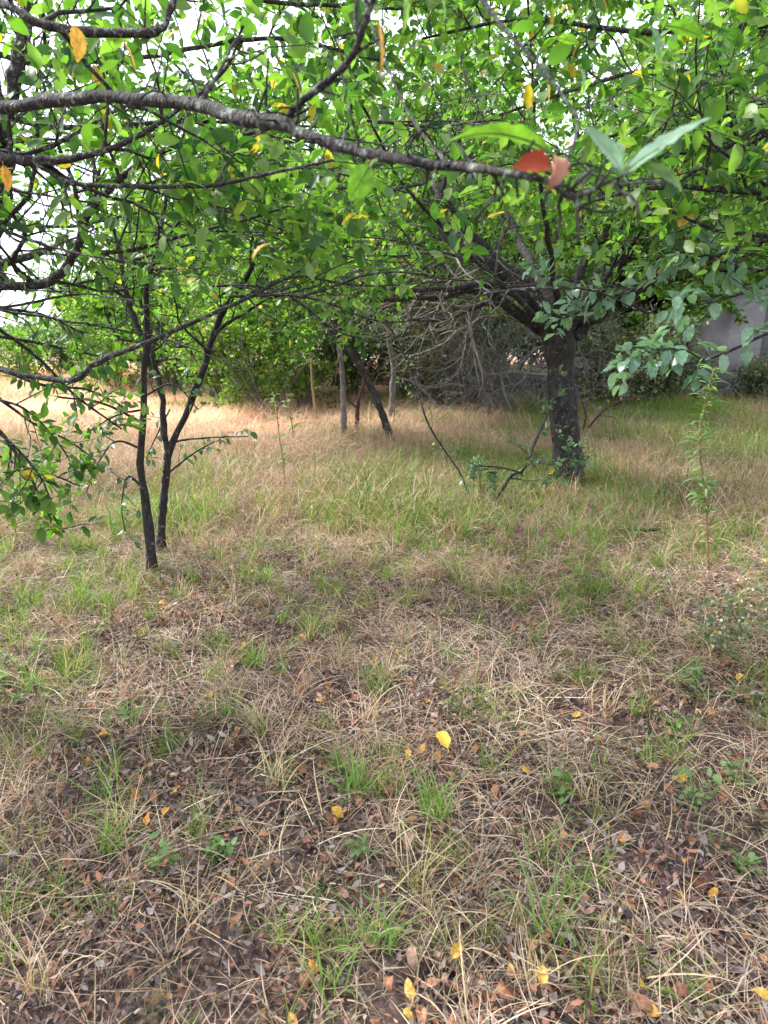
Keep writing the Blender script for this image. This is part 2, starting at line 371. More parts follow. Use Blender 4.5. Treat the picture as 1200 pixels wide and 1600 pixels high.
n1 = N('ShaderNodeTexNoise'); n1.inputs['Scale'].default_value = 45; n1.inputs['Detail'].default_value = 8; n1.inputs['Roughness'].default_value = .7; L(tc.outputs['Object'], n1.inputs['Vector'])
soil = ramp(t, [(.3, (.014, .012, .013)), (.48, (.036, .03, .031)), (.62, (.085, .068, .062)), (.75, (.19, .155, .135))]); L(n1.outputs[0], soil.inputs[0])
vo = N('ShaderNodeTexVoronoi'); vo.inputs['Scale'].default_value = 70; L(tc.outputs['Object'], vo.inputs['Vector'])
sep = N('ShaderNodeSeparateColor'); L(vo.outputs['Color'], sep.inputs[0])
bits = ramp(t, [(0, (.035, .026, .024)), (.5, (.10, .06, .045)), (.8, (.22, .11, .07)), (1, (.24, .19, .16))]); L(sep.outputs[0], bits.inputs[0])
mx = N('ShaderNodeMix', data_type='RGBA'); mx.inputs[0].default_value = .45; L(soil.outputs[0], mx.inputs[6]); L(bits.outputs[0], mx.inputs[7])
mp = N('ShaderNodeMapping'); mp.inputs['Scale'].default_value = (60, 14, 14); mp.inputs['Rotation'].default_value = (0, 0, .6); L(tc.outputs['Object'], mp.inputs[0])
n3 = N('ShaderNodeTexNoise'); n3.inputs['Scale'].default_value = 1; n3.inputs['Detail'].default_value = 5; L(mp.outputs[0], n3.inputs['Vector'])
th = ramp(t, [(.3, (.16, .09, .06)), (.5, (.36, .23, .16)), (.7, (.5, .36, .26))]); L(n3.outputs[0], th.inputs[0])
sx = N('ShaderNodeSeparateXYZ'); L(tc.outputs['Object'], sx.inputs[0])
n4 = N('ShaderNodeTexNoise'); n4.inputs['Scale'].default_value = 1.3; n4.inputs['Detail'].default_value = 4; L(tc.outputs['Object'], n4.inputs['Vector'])
ma = N('ShaderNodeMath', operation='MULTIPLY_ADD'); L(n4.outputs[0], ma.inputs[0]); ma.inputs[1].default_value = 4; L(sx.outputs[1], ma.inputs[2])
mr = N('ShaderNodeMapRange'); mr.inputs[1].default_value = 6.5; mr.inputs[2].default_value = 11.5; L(ma.outputs[0], mr.inputs[0])
m2 = N('ShaderNodeMix', data_type='RGBA'); L(mr.outputs[0], m2.inputs[0]); L(mx.outputs[2], m2.inputs[6]); L(th.outputs[0], m2.inputs[7])
bp = N('ShaderNodeBump'); bp.inputs['Strength'].default_value = .8; bp.inputs['Distance'].default_value = .02; L(n1.outputs[0], bp.inputs['Height'])
bs = N('ShaderNodeBsdfPrincipled'); bs.inputs['Roughness'].default_value = .9; bs.inputs['Specular IOR Level'].default_value = .2
L(m2.outputs[2], bs.inputs['Base Color']); L(bp.outputs[0], bs.inputs['Normal'])
oo = N('ShaderNodeOutputMaterial'); L(bs.outputs[0], oo.inputs[0])
obj('ground', gm, m, None, 'structure')

# ================================================================== GRASS AND LITTER
def blades(mb, rng, n, rad, L, W, bend, seg=5, lay=0., c0=(0, 0, 0), lean=.35):
    """n grass blades as tapering strips"""
    a = rng.uniform(0, 2 * math.pi, n); rr = rad * np.sqrt(rng.uniform(0, 1, n))
    p = np.stack([rr * np.cos(a), rr * np.sin(a), np.zeros(n)], -1) + np.array(c0)
    h = rng.uniform(0, 2 * math.pi, n); tl = np.clip(rng.normal(lean, .22, n), 0, 1.4) + lay
    l = rng.uniform(L[0], L[1], n) * rng.uniform(.7, 1, n); w = rng.uniform(W[0], W[1], n); bd = rng.uniform(bend[0], bend[1], n)
    pts = [p]; az = h.copy(); hk = rng.normal(0, .22, n)
    for s in range(seg):
        e = math.pi / 2 - tl - bd * (s / seg) ** 1.3; az = az + hk * .5
        d = np.stack([np.cos(e) * np.cos(az), np.cos(e) * np.sin(az), np.sin(e)], -1)
        q = pts[-1] + d * (l / seg)[:, None]; q[:, 2] = np.maximum(q[:, 2], rng.uniform(.002, .018, n)); pts.append(q)
    Q = np.stack(pts, 1); tw = rng.uniform(-.9, .9, n)
    side = np.stack([-np.sin(h), np.cos(h), np.zeros(n)], -1); side = norm(side + np.stack([np.zeros(n), np.zeros(n), tw], -1))
    wd = np.array([.6] + [1 - .85 * (s / seg) ** 2 for s in range(1, seg + 1)]); wd[-1] = .12
    A = Q - side[:, None] * (w[:, None] * wd / 2)[..., None]; B = Q + side[:, None] * (w[:, None] * wd / 2)[..., None]
    V = np.stack([A, B], 2).reshape(-1, 3); k = (np.arange(n) * (seg + 1) * 2)[:, None] + np.arange(seg)[None] * 2
    mb.add(V, np.stack([k, k + 1, k + 3, k + 2], -1).reshape(-1, 4))
def bits(mb, rng, n, rad, L, asp):
    """curled scraps of dead leaf lying about"""
    a = rng.uniform(0, 2 * math.pi, n); rr = rad * np.sqrt(rng.uniform(0, 1, n)); s = rng.uniform(L[0], L[1], n); w = s * rng.uniform(asp[0], asp[1], n)
    h = rng.uniform(0, 2 * math.pi, n); pit = rng.normal(0, .45, n); rol = rng.normal(0, .5, n); z = rng.uniform(.004, .022, n)
    d = np.stack([np.cos(h) * np.cos(pit), np.sin(h) * np.cos(pit), np.sin(pit)], -1); x = norm(np.stack([-np.sin(h), np.cos(h), rol], -1)); u = np.cross(x, d)
    c = np.stack([rr * np.cos(a), rr * np.sin(a), z], -1); cu = rng.uniform(-.35, .35, n)
    def pt(f, g, k): return c + d * (s * f)[:, None] + x * (w * g)[:, None] + u * (s * cu * k)[:, None]
    V = np.stack([pt(-.5, 0, .9), pt(-.15, -.5, .1), pt(-.1, .5, .2), pt(.0, 0, -.2), pt(.25, -.35, .3), pt(.25, .4, .2), pt(.55, .05, 1.)], 1)
    F = np.array([(0, 1, 3), (0, 3, 2), (1, 4, 3), (3, 5, 2), (3, 4, 6), (3, 6, 5)])
    mb.add(V.reshape(-1, 3), (F[None] + (np.arange(n) * 7)[:, None, None]).reshape(-1, 3))
def lib(name, k, fn, mat):
    c = bpy.data.collections.new(name)
    for i in range(k):
        mb = MB(); fn(mb, np.random.default_rng(hash(name) % 1 + 100 + i * 7)); o = bpy.data.objects.new(name, mb.mesh(name)); o.data.materials.append(mat); c.objects.link(o)
    return c
L_dry = lib('dry_grass_tuft', 7, lambda mb, r: (blades(mb, r, 24, .04, (.13, .42), (.0018, .005), (.6, 2.6), 7, 0, lean=.45), blades(mb, r, 12, .1, (.08, .25), (.0015, .003), (.2, 1.2), 5, .8)), M_straw)
L_green = lib('green_grass_tuft', 6, lambda mb, r: blades(mb, r, 26, .04, (.1, .3), (.003, .006), (.3, 1.6), 5, 0, lean=.35), M_grass)
L_fine = lib('fine_grass_tuft', 5, lambda mb, r: blades(mb, r, 34, .05, (.06, .2), (.0015, .0032), (.4, 2.0), 4, 0, lean=.5), M_grass)
L_strand = lib('straw_strands', 6, lambda mb, r: (blades(mb, r, 62, .26, (.06, .28), (.0015, .0042), (-.3, .9), 5, 1.05, lean=.25), blades(mb, r, 45, .26, (.03, .1), (.001, .0025), (-.3, .6), 3, 1.15, lean=.2)), M_straw)
L_bits = lib('leaf_scraps', 6, lambda mb, r: (bits(mb, r, 150, .27, (.008, .026), (.3, .7)), bits(mb, r, 60, .27, (.02, .042), (.2, .5))), M_bits)
L_mead = lib('meadow_grass', 5, lambda mb, r: (blades(mb, r, 190, .38, (.1, .33), (.003, .006), (.4, 2.2), 4, 0, lean=.5), blades(mb, r, 130, .38, (.1, .3), (.003, .006), (-.2, .8), 3, .9)), M_straw)
L_meadg = lib('green_meadow_grass', 4, lambda mb, r: blades(mb, r, 150, .3, (.12, .36), (.004, .0075), (.2, 1.7), 4, 0, lean=.4), M_grass)

def scatter(name, lib_, XY, sc, tint, tilt=.12, seed=0, sink=.0):
    rng = np.random.default_rng(seed); n = len(XY); z = gz(XY[:, 0], XY[:, 1]) - sink
    me = bpy.data.meshes.new(name); me.vertices.add(n); me.vertices.foreach_set('co', np.column_stack([XY, z]).astype(np.float32).ravel())
    rot = np.column_stack([rng.normal(0, tilt, n), rng.normal(0, tilt, n), rng.uniform(0, 6.28, n)]).astype(np.float32)
    a = me.attributes.new('rot', 'FLOAT_VECTOR', 'POINT'); a.data.foreach_set('vector', rot.ravel())
    a = me.attributes.new('scl', 'FLOAT', 'POINT'); a.data.foreach_set('value', np.asarray(sc, np.float32))
    a = me.attributes.new('idx', 'INT', 'POINT'); a.data.foreach_set('value', rng.integers(0, 50, n).astype(np.int32))
    a = me.attributes.new('tint', 'FLOAT_COLOR', 'POINT'); a.data.foreach_set('color', np.column_stack([tint, np.ones(n)]).astype(np.float32).ravel())
    o = obj(name, me, None, None, 'stuff')
    g = bpy.data.node_groups.new(name, 'GeometryNodeTree'); g.interface.new_socket('Geometry', in_out='INPUT', socket_type='NodeSocketGeometry'); g.interface.new_socket('Geometry', in_out='OUTPUT', socket_type='NodeSocketGeometry')
    gi = g.nodes.new('NodeGroupInput'); go = g.nodes.new('NodeGroupOutput'); ip = g.nodes.new('GeometryNodeInstanceOnPoints'); ci = g.nodes.new('GeometryNodeCollectionInfo')
    ci.inputs['Collection'].default_value = lib_; ci.inputs['Separate Children'].default_value = True; ci.inputs['Reset Children'].default_value = True
    def na(nm, ty):
        x = g.nodes.new('GeometryNodeInputNamedAttribute'); x.data_type = ty; x.inputs['Name'].default_value = nm; return x.outputs['Attribute']
    l = g.links.new; l(gi.outputs[0], ip.inputs['Points']); l(ci.outputs[0], ip.inputs['Instance']); ip.inputs['Pick Instance'].default_value = True
    l(na('idx', 'INT'), ip.inputs['Instance Index']); l(na('rot', 'FLOAT_VECTOR'), ip.inputs['Rotation']); l(na('scl', 'FLOAT'), ip.inputs['Scale']); l(ip.outputs[0], go.inputs[0])
    md = o.modifiers.new('scatter', 'NODES'); md.node_group = g
    return o
def vnoise(x, y, s, seed=0):
    """cheap smooth value noise 0..1"""
    r = np.random.default_rng(seed).uniform(size=(64, 64)); u = x / s + 1000; v = y / s + 1000; i = np.floor(u).astype(int); j = np.floor(v).astype(int)
    f = u - i; g = v - j; f = f * f * (3 - 2 * f); g = g * g * (3 - 2 * g)
    return (r[i % 64, j % 64] * (1 - f) + r[(i + 1) % 64, j % 64] * f) * (1 - g) + (r[i % 64, (j + 1) % 64] * (1 - f) + r[(i + 1) % 64, (j + 1) % 64] * f) * g
def pts_in(rng, n, y0, y1, k=.62, pad=.8):
    y = y0 + (y1 - y0) * np.sqrt(rng.uniform((y0 / y1) ** 2 * .5, 1, n)) if False else rng.uniform(y0, y1, n)
    x = rng.uniform(-1, 1, n) * (k * y1 + pad); keep = np.abs(x) < k * y + pad; return np.column_stack([x[keep], y[keep]])
def area_n(y0, y1, dens, k=.62, pad=.8): return int(dens * (y1 - y0) * 2 * (k * y1 + pad))
r0 = np.random.default_rng(11)
def blob(X, cx, cy, rx, ry): return np.exp(-(((X[:, 0] - cx) / rx) ** 2 + ((X[:, 1] - cy) / ry) ** 2))
def tint_of(X, base, var, rng):
    return np.clip(np.array(base)[None] * (1 + rng.normal(0, var, (len(X), 1))) * (1 + rng.normal(0, var * .25, (len(X), 3))), .02, 1.6)
# green patches in world metres, from where they are seen
def greenness(X):
    g = np.zeros(len(X))
    for (px, py, rx, ry, a) in GREENS:
        c = G(px, py); g = np.maximum(g, a * blob(X, c[0], c[1], rx, ry))
    return g * (.35 + 1.1 * vnoise(X[:, 0], X[:, 1], .55, 19))
GREENS = [(700, 750, 1.4, 1.1, .6), (830, 755, 1.0, 1.0, 1.1), (1000, 660, 2.0, 1.5, 1.0), (1110, 700, 1.2, 1.2, 1.0), (60, 930, .8, 1.0, .7), (20, 1080, .4, .45, .8), (600, 830, 1.0, .5, .45), (930, 930, .35, .2, .8),
          (570, 1240, .22, .18, 1.0), (690, 1270, .14, .16, .9), (600, 1400, .14, .16, .8), (850, 1420, .09, .12, .9), (340, 1120, .12, .12, .6), (490, 1560, .1, .1, .7), (150, 830, 1.2, .8, .6), (370, 770, 1.0, .6, .5), (1150, 860, .8, .5, .6), (1130, 1130, .15, .2, .6), (180, 1210, .1, .12, .6), (1010, 860, .8, .5, .5), (420,640,3,.7,.35)]
# litter scraps
X = pts_in(r0, area_n(.5, 7.5, 27), .5, 7.5); k = r0.uniform(size=len(X)) < np.clip(1.15 - X[:, 1] / 8, .15, 1); X = X[k]
tn = tint_of(X, (1, .93, .9), .18, r0); gr = vnoise(X[:, 0], X[:, 1], .6, 5)[:, None]; tn = tn * (1.15 - gr * .6)
scatter('leaf_litter', L_bits, X, r0.uniform(.8, 1.2, len(X)), tn, .1, 1)
X = pts_in(r0, area_n(.5, 9, 20), .5, 9)
scatter('fallen_straw', L_strand, X, r0.uniform(.7, 1.2, len(X)), tint_of(X, (1.0, 1.0, 1.0), .2, r0), .06, 2, -.004)
# dry tufts, sparse near the camera and closer together further off
X = pts_in(r0, area_n(.8, 11, 46), .8, 11); pr = .42 + .55 * sstep(2.2, 4.5, X[:, 1]); pr = pr * (.35 + 1.3 * vnoise(X[:, 0], X[:, 1], .45, 7)) + .35 * sstep(.25, .55, -X[:, 0] / X[:, 1]) * (X[:, 1] < 4)
k = r0.uniform(size=len(X)) < pr; X = X[k]
scatter('dry_grass', L_dry, X, r0.uniform(.45, 1.05, len(X)) * (.8 + .45 * sstep(3, 7, X[:, 1])), tint_of(X, (.9, .87, .84), .18, r0), .15, 3)
# green grass
X = pts_in(r0, area_n(.8, 12, 60), .8, 12); pr = .06 + .75 * greenness(X) + .12 * vnoise(X[:, 0], X[:, 1], .3, 33) ** 2 + .26 * sstep(2.6, 4.3, X[:, 1]) * (vnoise(X[:, 0], X[:, 1], .8, 9) > .4)
k = r0.uniform(size=len(X)) < pr; X = X[k]
scatter('green_grass', L_green, X, r0.uniform(.5, 1.1, len(X)), tint_of(X, (1, 1, 1), .15, r0), .15, 4)
X = pts_in(r0, area_n(.8, 9, 60), .8, 9); pr = .26 + .4 * greenness(X) + .6 * sstep(2.6, 4.2, X[:, 1]) * vnoise(X[:, 0], X[:, 1], .6, 13) + .3 * sstep(.3, .55, -X[:, 0] / X[:, 1]) * vnoise(X[:, 0], X[:, 1], .4, 15)
k = r0.uniform(size=len(X)) < pr; X = X[k]
scatter('fine_green_grass', L_fine, X, r0.uniform(.5, 1.1, len(X)), tint_of(X, (1.05, .95, .9), .2, r0), .15, 5)
# meadow behind
X = pts_in(r0, area_n(4.8, 24, 11, .8, 3), 4.8, 24, .8, 3); gn = greenness(X); pr = sstep(4.6, 7, X[:, 1]) * (1 - .45 * np.minimum(gn, 1)); k = r0.uniform(size=len(X)) < pr; X = X[k]
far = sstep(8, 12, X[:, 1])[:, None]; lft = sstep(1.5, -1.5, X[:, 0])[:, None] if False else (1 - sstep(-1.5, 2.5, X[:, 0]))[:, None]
tn = tint_of(X, (1, 1, 1), .1, r0) * (np.array([.88, .83, .8]) * (1 - far * lft) + np.array([1.85, 1.66, 1.75]) * far * lft)  # pinker straw at far left, tint also raised to paint in the clearing's bright light
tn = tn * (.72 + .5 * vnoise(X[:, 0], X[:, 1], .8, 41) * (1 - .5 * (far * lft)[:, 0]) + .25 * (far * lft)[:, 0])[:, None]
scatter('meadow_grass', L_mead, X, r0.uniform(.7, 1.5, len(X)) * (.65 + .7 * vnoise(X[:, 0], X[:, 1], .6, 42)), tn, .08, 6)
X = pts_in(r0, area_n(5, 22, 11, .8, 3), 5, 22, .8, 3); pr = 1.3 * greenness(X) + .3 * (X[:, 0] > -1.0) * vnoise(X[:, 0], X[:, 1], .7, 23) + .08 * vnoise(X[:, 0], X[:, 1], .7, 24) + .25 * sstep(12.5, 15, X[:, 1]) ; k = r0.uniform(size=len(X)) < pr; X = X[k]
scatter('green_meadow_grass', L_meadg, X, r0.uniform(.7, 1.35, len(X)) * (1 + .35 * np.minimum(greenness(X), 1)), tint_of(X, (.85, .82, .8), .2, r0), .08, 7)

# fallen leaves one can pick out
def fallen(name, mats_key, mat, spots, sizes, labels, cat, group, rng, curl=(.3, 1.5), flat=.25, gl=None):
    kk = []
    for v in range(6):
        V, F = leaf_mesh('fallen_leaf', 5, .5 + .04 * (v % 3), rng.uniform(*curl), rng.uniform(.1, .9), .04, rng.uniform(-.9, .9), v, .35)
        me = mesh_np(name, V - V.mean(0), [F], True); me.materials.append(mat); kk.append(me)
    for i, (x, y) in enumerate(spots):
        o = obj(name, kk[i % 6]); s = sizes[i] * (.72 if labels and i else 1); o.scale = (s, s, s); o.location = (x, y, float(gz(x, y)) + .02 + s * .2)
        o.rotation_euler = (rng.normal(0, flat) , rng.normal(0, flat), rng.uniform(0, 6.28))
        if labels:
            nn = Vector((rng.normal(0, .25), -.45 + rng.normal(0, .2), .9)).normalized(); a_ = rng.uniform(0, 6.28) if i else 0.25
            if i == 0: me_ = kk[0].copy(); me_.materials[0] = M_bright; o.data = me_; nn = Vector((.05, -.6, .8)).normalized()
            o.rotation_euler = (nn.to_track_quat('Z', 'Y').to_matrix() @ Matrix.Rotation(a_, 3, 'Z')).to_euler(); o.location.z += .035
        tag(o, labels[i] if labels else gl, cat, group)
rf = np.random.default_rng(21)
YL = [(692, 1185, .095, 'bright yellow serrated leaf lying alone right of the middle of the litter'), (637, 1203, .06, 'small yellow leaf just left of the bright yellow serrated leaf'), (660, 1195, .05, 'thin yellow leaf between two others beside the bright yellow one'),
      (331, 1107, .055, 'yellow leaf on the litter in front of the left green grass clump'), (500, 1117, .055, 'ragged yellow leaf on brown litter ahead of the green tuft'), (527, 1297, .07, 'folded yellow brown leaf in the middle of the green tuft'),
      (262, 1296, .06, 'yellow leaf standing on edge amid dry grass, lower left'), (233, 1308, .06, 'pale yellow leaf beside the one standing on edge, lower left'), (900, 1138, .055, 'pale yellow leaf tipped upright on the right litter'),
      (942, 1190, .05, 'flat yellow leaf lying in the litter to the right'), (1064, 1240, .07, 'bent yellow leaf near the right weeds, above an orange one'), (1064, 1372, .04, 'small yellow leaf right of the long green grass blades'),
      (712, 1525, .07, 'long orange yellow leaf at the bottom of the bare litter'), (845, 1560, .07, 'yellow leaf against a dry tuft at the bottom edge'), (640, 1585, .06, 'yellow leaf tip under green grass at the bottom edge'), (490, 1545, .05, 'orange leaf under the green blades at bottom middle'),
      (1185, 1590, .055, 'bright orange leaf in the bottom right corner'), (255, 960, .08, 'yellow leaf on green grass by the two thin stems'), (382, 1028, .06, 'yellow leaf in the straw left of centre'), (1152, 1078, .06, 'orange yellow leaf beside the green weed at right'), (820, 1228, .05, 'small pale yellow leaf on bare soil right of centre'), (1110, 1425, .05, 'yellow leaf in a brown leaf pile at lower right')]
sp = [G(a, b)[:2] for a, b, c, d in YL]
fallen('fallen_leaf', 'y', M_yellow, sp, [c for a, b, c, d in YL], [d for a, b, c, d in YL], 'leaf', 'yellow fallen leaves', rf, (.3, 1.5), .3)
n = 70; yy = 1.1 + 5 * rf.uniform(0, 1, n) ** 1.4; xx = rf.uniform(-.55, .6, n) * yy
fallen('fallen_leaf', 'y2', M_yellow, list(zip(xx, yy)), rf.uniform(.025, .055, n), None, 'leaf', 'small yellow fallen leaves', rf, (.2, 1.4), .5, 'small curled yellow leaf lost among the litter and grass')
n = 290; yy = 1.0 + 3.9 * rf.uniform(0, 1, n) ** 1.3; xx = rf.uniform(-.42, .62, n) * yy
fallen('fallen_leaf', 'b', M_brown, list(zip(xx, yy)), rf.uniform(.03, .068, n), None, 'leaf', 'brown fallen leaves', rf, (.9, 3.2), .7, 'curled brown dead leaf lying on the litter')

# ================================================================== THE MAIN PLUM TREE (right)
rb = np.random.default_rng(5)
bB = G(891, 768)
YB = float(bB[1])
tr = traced([(896, 788, YB, 52), (891, 750, YB, 48), (882, 660, YB, 44), (877, 580, YB, 45), (873, 530, YB, 52), (872, 500, YB, 56)], 26, rb, .04)
def T_(*p):
    c, r = traced(p, 28, rb, .22); return c, r * .7
def TH(*p):
    c, r = T_(*p); return c, r * .62
def pocketB(Q):
    s_ = Q[..., 1] / 7.0; u_ = Q[..., 0] / s_; v_ = (Q[..., 2] - 1.5) / s_
    return ~((u_ > .35) & (u_ < 1.95) & (v_ > .1) & (v_ < 1.75) & (Q[..., 1] < YB - .1)).any(1)
limbsB = [T_((862, 520, YB, 34), (822, 495, YB, 24), (780, 470, YB - .1, 22), (755, 452, YB - .2, 16), (700, 462, YB - .4, 13), (620, 468, YB - .7, 10), (540, 470, YB - 1, 7)),
          T_((862, 505, YB, 36), (815, 462, YB - .1, 32), (775, 418, YB - .2, 28), (722, 388, YB - .2, 22), (692, 365, YB - .2, 18), (680, 330, YB - .1, 16), (690, 300, YB, 12), (715, 230, YB, 8), (720, 150, YB, 5)),
          T_((862, 495, YB, 30), (800, 425, YB + .1, 24), (750, 378, YB + .1, 20), (718, 352, YB + .1, 15), (708, 325, YB + .1, 12), (690, 290, YB + .2, 9), (640, 240, YB + .4, 6)),
          T_((800, 455, YB - .1, 18), (760, 445, YB - .3, 15), (690, 452, YB - .5, 12), (600, 450, YB - .8, 9), (520, 430, YB - 1.1, 6), (440, 440, YB - 1.3, 4)),
          T_((785, 470, YB - .1, 12), (745, 480, YB - .2, 9), (690, 500, YB - .4, 7), (640, 500, YB - .6, 5)),
          T_((895, 525, YB, 30), (935, 490, YB - .1, 28), (970, 462, YB - .2, 22), (1030, 443, YB - .4, 16), (1100, 425, YB - .6, 13), (1200, 422, YB - .9, 11), (1320, 400, YB - 1.2, 6)),
          T_((890, 510, YB, 34), (940, 440, YB, 28), (985, 402, YB, 24), (1040, 370, YB + .1, 18), (1100, 330, YB + .2, 14), (1180, 270, YB + .3, 10), (1280, 200, YB + .4, 6)),
          T_((885, 510, YB, 28), (900, 435, YB + .1, 22), (930, 390, YB + .2, 17), (946, 350, YB + .2, 14), (935, 290, YB + .3, 11), (900, 200, YB + .4, 9), (890, 60, YB + .5, 6)),
          TH((875, 515, YB - .1, 28), (860, 400, YB - .9, 20), (840, 250, YB - 1.7, 14), (830, 80, YB - 2.4, 8), (820, -60, YB - 2.8, 5)),
          TH((885, 515, YB - .1, 26), (990, 380, YB - .8, 18), (1080, 200, YB - 1.7, 11), (1150, 30, YB - 2.3, 6)),
          T_((880, 510, YB + .1, 26), (800, 350, YB + 1.2, 18), (740, 150, YB + 1.9, 10), (700, 20, YB + 2.3, 6)),
          T_((890, 510, YB + .1, 26), (1000, 300, YB + 1.3, 18), (1080, 120, YB + 2.2, 10), (1150, 0, YB + 2.6, 5)),
          TH((860, 515, YB - .1, 24), (760, 420, YB - 1.2, 16), (640, 300, YB - 2.1, 11), (560, 150, YB - 2.8, 7), (500, 20, YB - 3.2, 4))]
tB, nB = fruit_tree('plum_tree', 'old spreading plum tree with a thick dark trunk forking low, right of centre', 'tree', bB, tr, limbsB, 31, M_bark, M_leaf,
    (11, (.7, 1.6), 7, (.3, .75), 3, (.15, .35), 11, (.055, .088), (0, 0, .35)), 250, None, TPL6, (18, 10), zmin=1.75, dmin=2.5, keep=pocketB)
mb = MB(); A_, AR_ = spawn(rb, np.array([limbsB[0][0], limbsB[3][0], limbsB[4][0], limbsB[1][0]]), np.array([limbsB[0][1], limbsB[3][1], limbsB[4][1], limbsB[1][1]]), 16, .25, (.4, 1.3), 9, .2, (0, 0, -.03), .7, .5, (0, -.2, -.2)); tubes(mb, A_, AR_, 4)
B_, BR_ = spawn(rb, A_, AR_, 7, .2, (.15, .5), 6, .25, (0, 0, -.02), .7, .7, (0, 0, 0)); tubes(mb, B_, BR_, 3, cap=False); obj('bare_twigs', mb.mesh('bare_twigs', bB), M_barkG, tB, 'stuff')

# ================================================================== THE NEAR TREE, LEFT (trunk just outside the picture)
ra = np.random.default_rng(8)
bA = np.array([-2.35, 2.75, float(gz(-2.35, 2.75))])
trA = (catmull([[-2.35, 2.75, -.15], [-2.33, 2.72, .6], [-2.28, 2.7, 1.1], [-2.2, 2.66, 1.5]], 20), np.linspace(.13, .1, 20))
def TA(*p):
    c, r = traced(p, 44, ra, .12); return c, r * (.82 if len(p) < 16 else .92) * (1 + .06 * ra.normal(size=44))
F0 = ((-2.24, 2.68, 1.45), .06)
limbsA = [
    TA(((-2.24, 2.66, 1.5), .045), ((-1.7, 2.2, 1.85), .03), (-40, 178, 1.62, 22), (0, 170, 1.55, 21), (100, 158, 1.42, 21), (200, 151, 1.28, 22), (300, 163, 1.17, 22), (380, 184, 1.07, 23), (440, 194, 1.0, 24), (475, 210, .97, 18), (560, 236, .9, 17), (650, 255, .84, 17), (740, 262, .78, 14), (800, 272, .74, 12), (850, 280, .71, 10), (880, 303, .70, 9), (905, 306, .69, 8), (940, 289, .69, 7), (974, 275, .69, 5)),
    TA((445, 192, 1.0, 17), (470, 160, .98, 14), (520, 120, .95, 14), (553, 82, .92, 13), (572, 30, .9, 12), (592, -30, .88, 10)),
    TA(F0, (-60, 262, 2.2, 22), (0, 250, 1.95, 20), (60, 252, 1.9, 19), (120, 245, 1.85, 14), (190, 225, 1.8, 11), (270, 178, 1.75, 8), (350, 110, 1.7, 6), (380, 40, 1.65, 5)),
    TA((55, 254, 1.9, 11), (110, 285, 1.88, 10), (200, 291, 1.85, 8), (330, 289, 1.8, 8), (420, 271, 1.75, 7), (520, 250, 1.7, 5)),
    TA(F0, (-60, 452, 2.6, 20), (0, 447, 2.6, 17), (75, 441, 2.55, 17), (115, 400, 2.5, 17), (135, 340, 2.45, 14), (170, 298, 2.4, 13), (215, 258, 2.35, 11), (290, 225, 2.3, 10), (410, 203, 2.2, 8), (520, 150, 2.1, 5)),
    TA(((-2.24, 2.68, 1.4), .05), (-60, 572, 2.5, 13), (0, 577, 2.4, 12), (60, 590, 2.35, 11), (120, 593, 2.3, 11), (150, 568, 2.3, 10), (230, 535, 2.25, 9), (310, 500, 2.2, 8), (390, 465, 2.15, 7), (460, 432, 2.1, 5), (560, 446, 2.1, 4), (700, 440, 2.0, 3)),
    TA(F0, (-60, 20, 1.9, 18), (0, 5, 1.65, 15), (60, 36, 1.6, 16), (130, 49, 1.58, 16), (240, 50, 1.55, 15), (265, 20, 1.55, 13), (282, -40, 1.55, 12)),
    TA(((-2.26, 2.68, 1.4), .08), (-40, 480, 2.75, 34), (-12, 380, 2.75, 32), (4, 250, 2.75, 30), (20, 140, 2.75, 26), (38, 50, 2.75, 24), (60, -60, 2.75, 20)),
    TA((50, 442, 2.58, 12), (20, 410, 2.5, 9), (38, 365, 2.45, 7), (0, 310, 2.4, 5)),
    TA((130, 395, 2.5, 9), (200, 392, 2.45, 8), (280, 370, 2.4, 6), (380, 345, 2.3, 5), (450, 322, 2.2, 4)),
    TA((862, 282, .71, 8), (890, 242, .72, 7), (902, 200, .74, 6), (898, 176, .76, 6), (850, 112, .8, 6), (795, 52, .85, 7), (745, -10, .9, 8)),
    TA((905, 172, .76, 5), (950, 155, .78, 4), (1010, 130, .8, 3)),
    TA((700, 259, .8, 6), (640, 180, 1.0, 5), (600, 90, 1.1, 5), (560, -20, 1.2, 4)),
]
limbsA += [TA(F0, (-80, 120, 3.0, 14), (60, 100, 3.0, 11), (220, 90, 3.0, 9), (420, 60, 3.1, 7), (600, 95, 3.2, 5)), TA(F0, (-60, -80, 2.8, 14), (150, -40, 2.8, 12), (400, 0, 2.9, 8), (640, 15, 3.0, 5)),
            TA(F0, (-80, 200, 3.4, 12), (100, 200, 3.5, 9), (300, 190, 3.6, 7), (520, 200, 3.7, 4))]
for k in range(5):
    limbsA.append(ext_limbs(np.array([-2.2, 2.66, 1.5]), .09, 1, (1.6, 2.4), ra, .6, 16, (100 + 45 * k, 101 + 45 * k))[0])
tA, nA = fruit_tree('plum_tree', 'nearest plum tree at left, its lichened boughs reaching right across the top', 'tree', bA, trA, limbsA, 32, M_barkN, M_leaf,
    (9, (.35, .9), 6, (.12, .4), 0, (.1, .2), 9, (.038, .065), (0, 0, .3)), 240, None, TPL6, (16, 12), zmin=1.62, dmin=1.75)
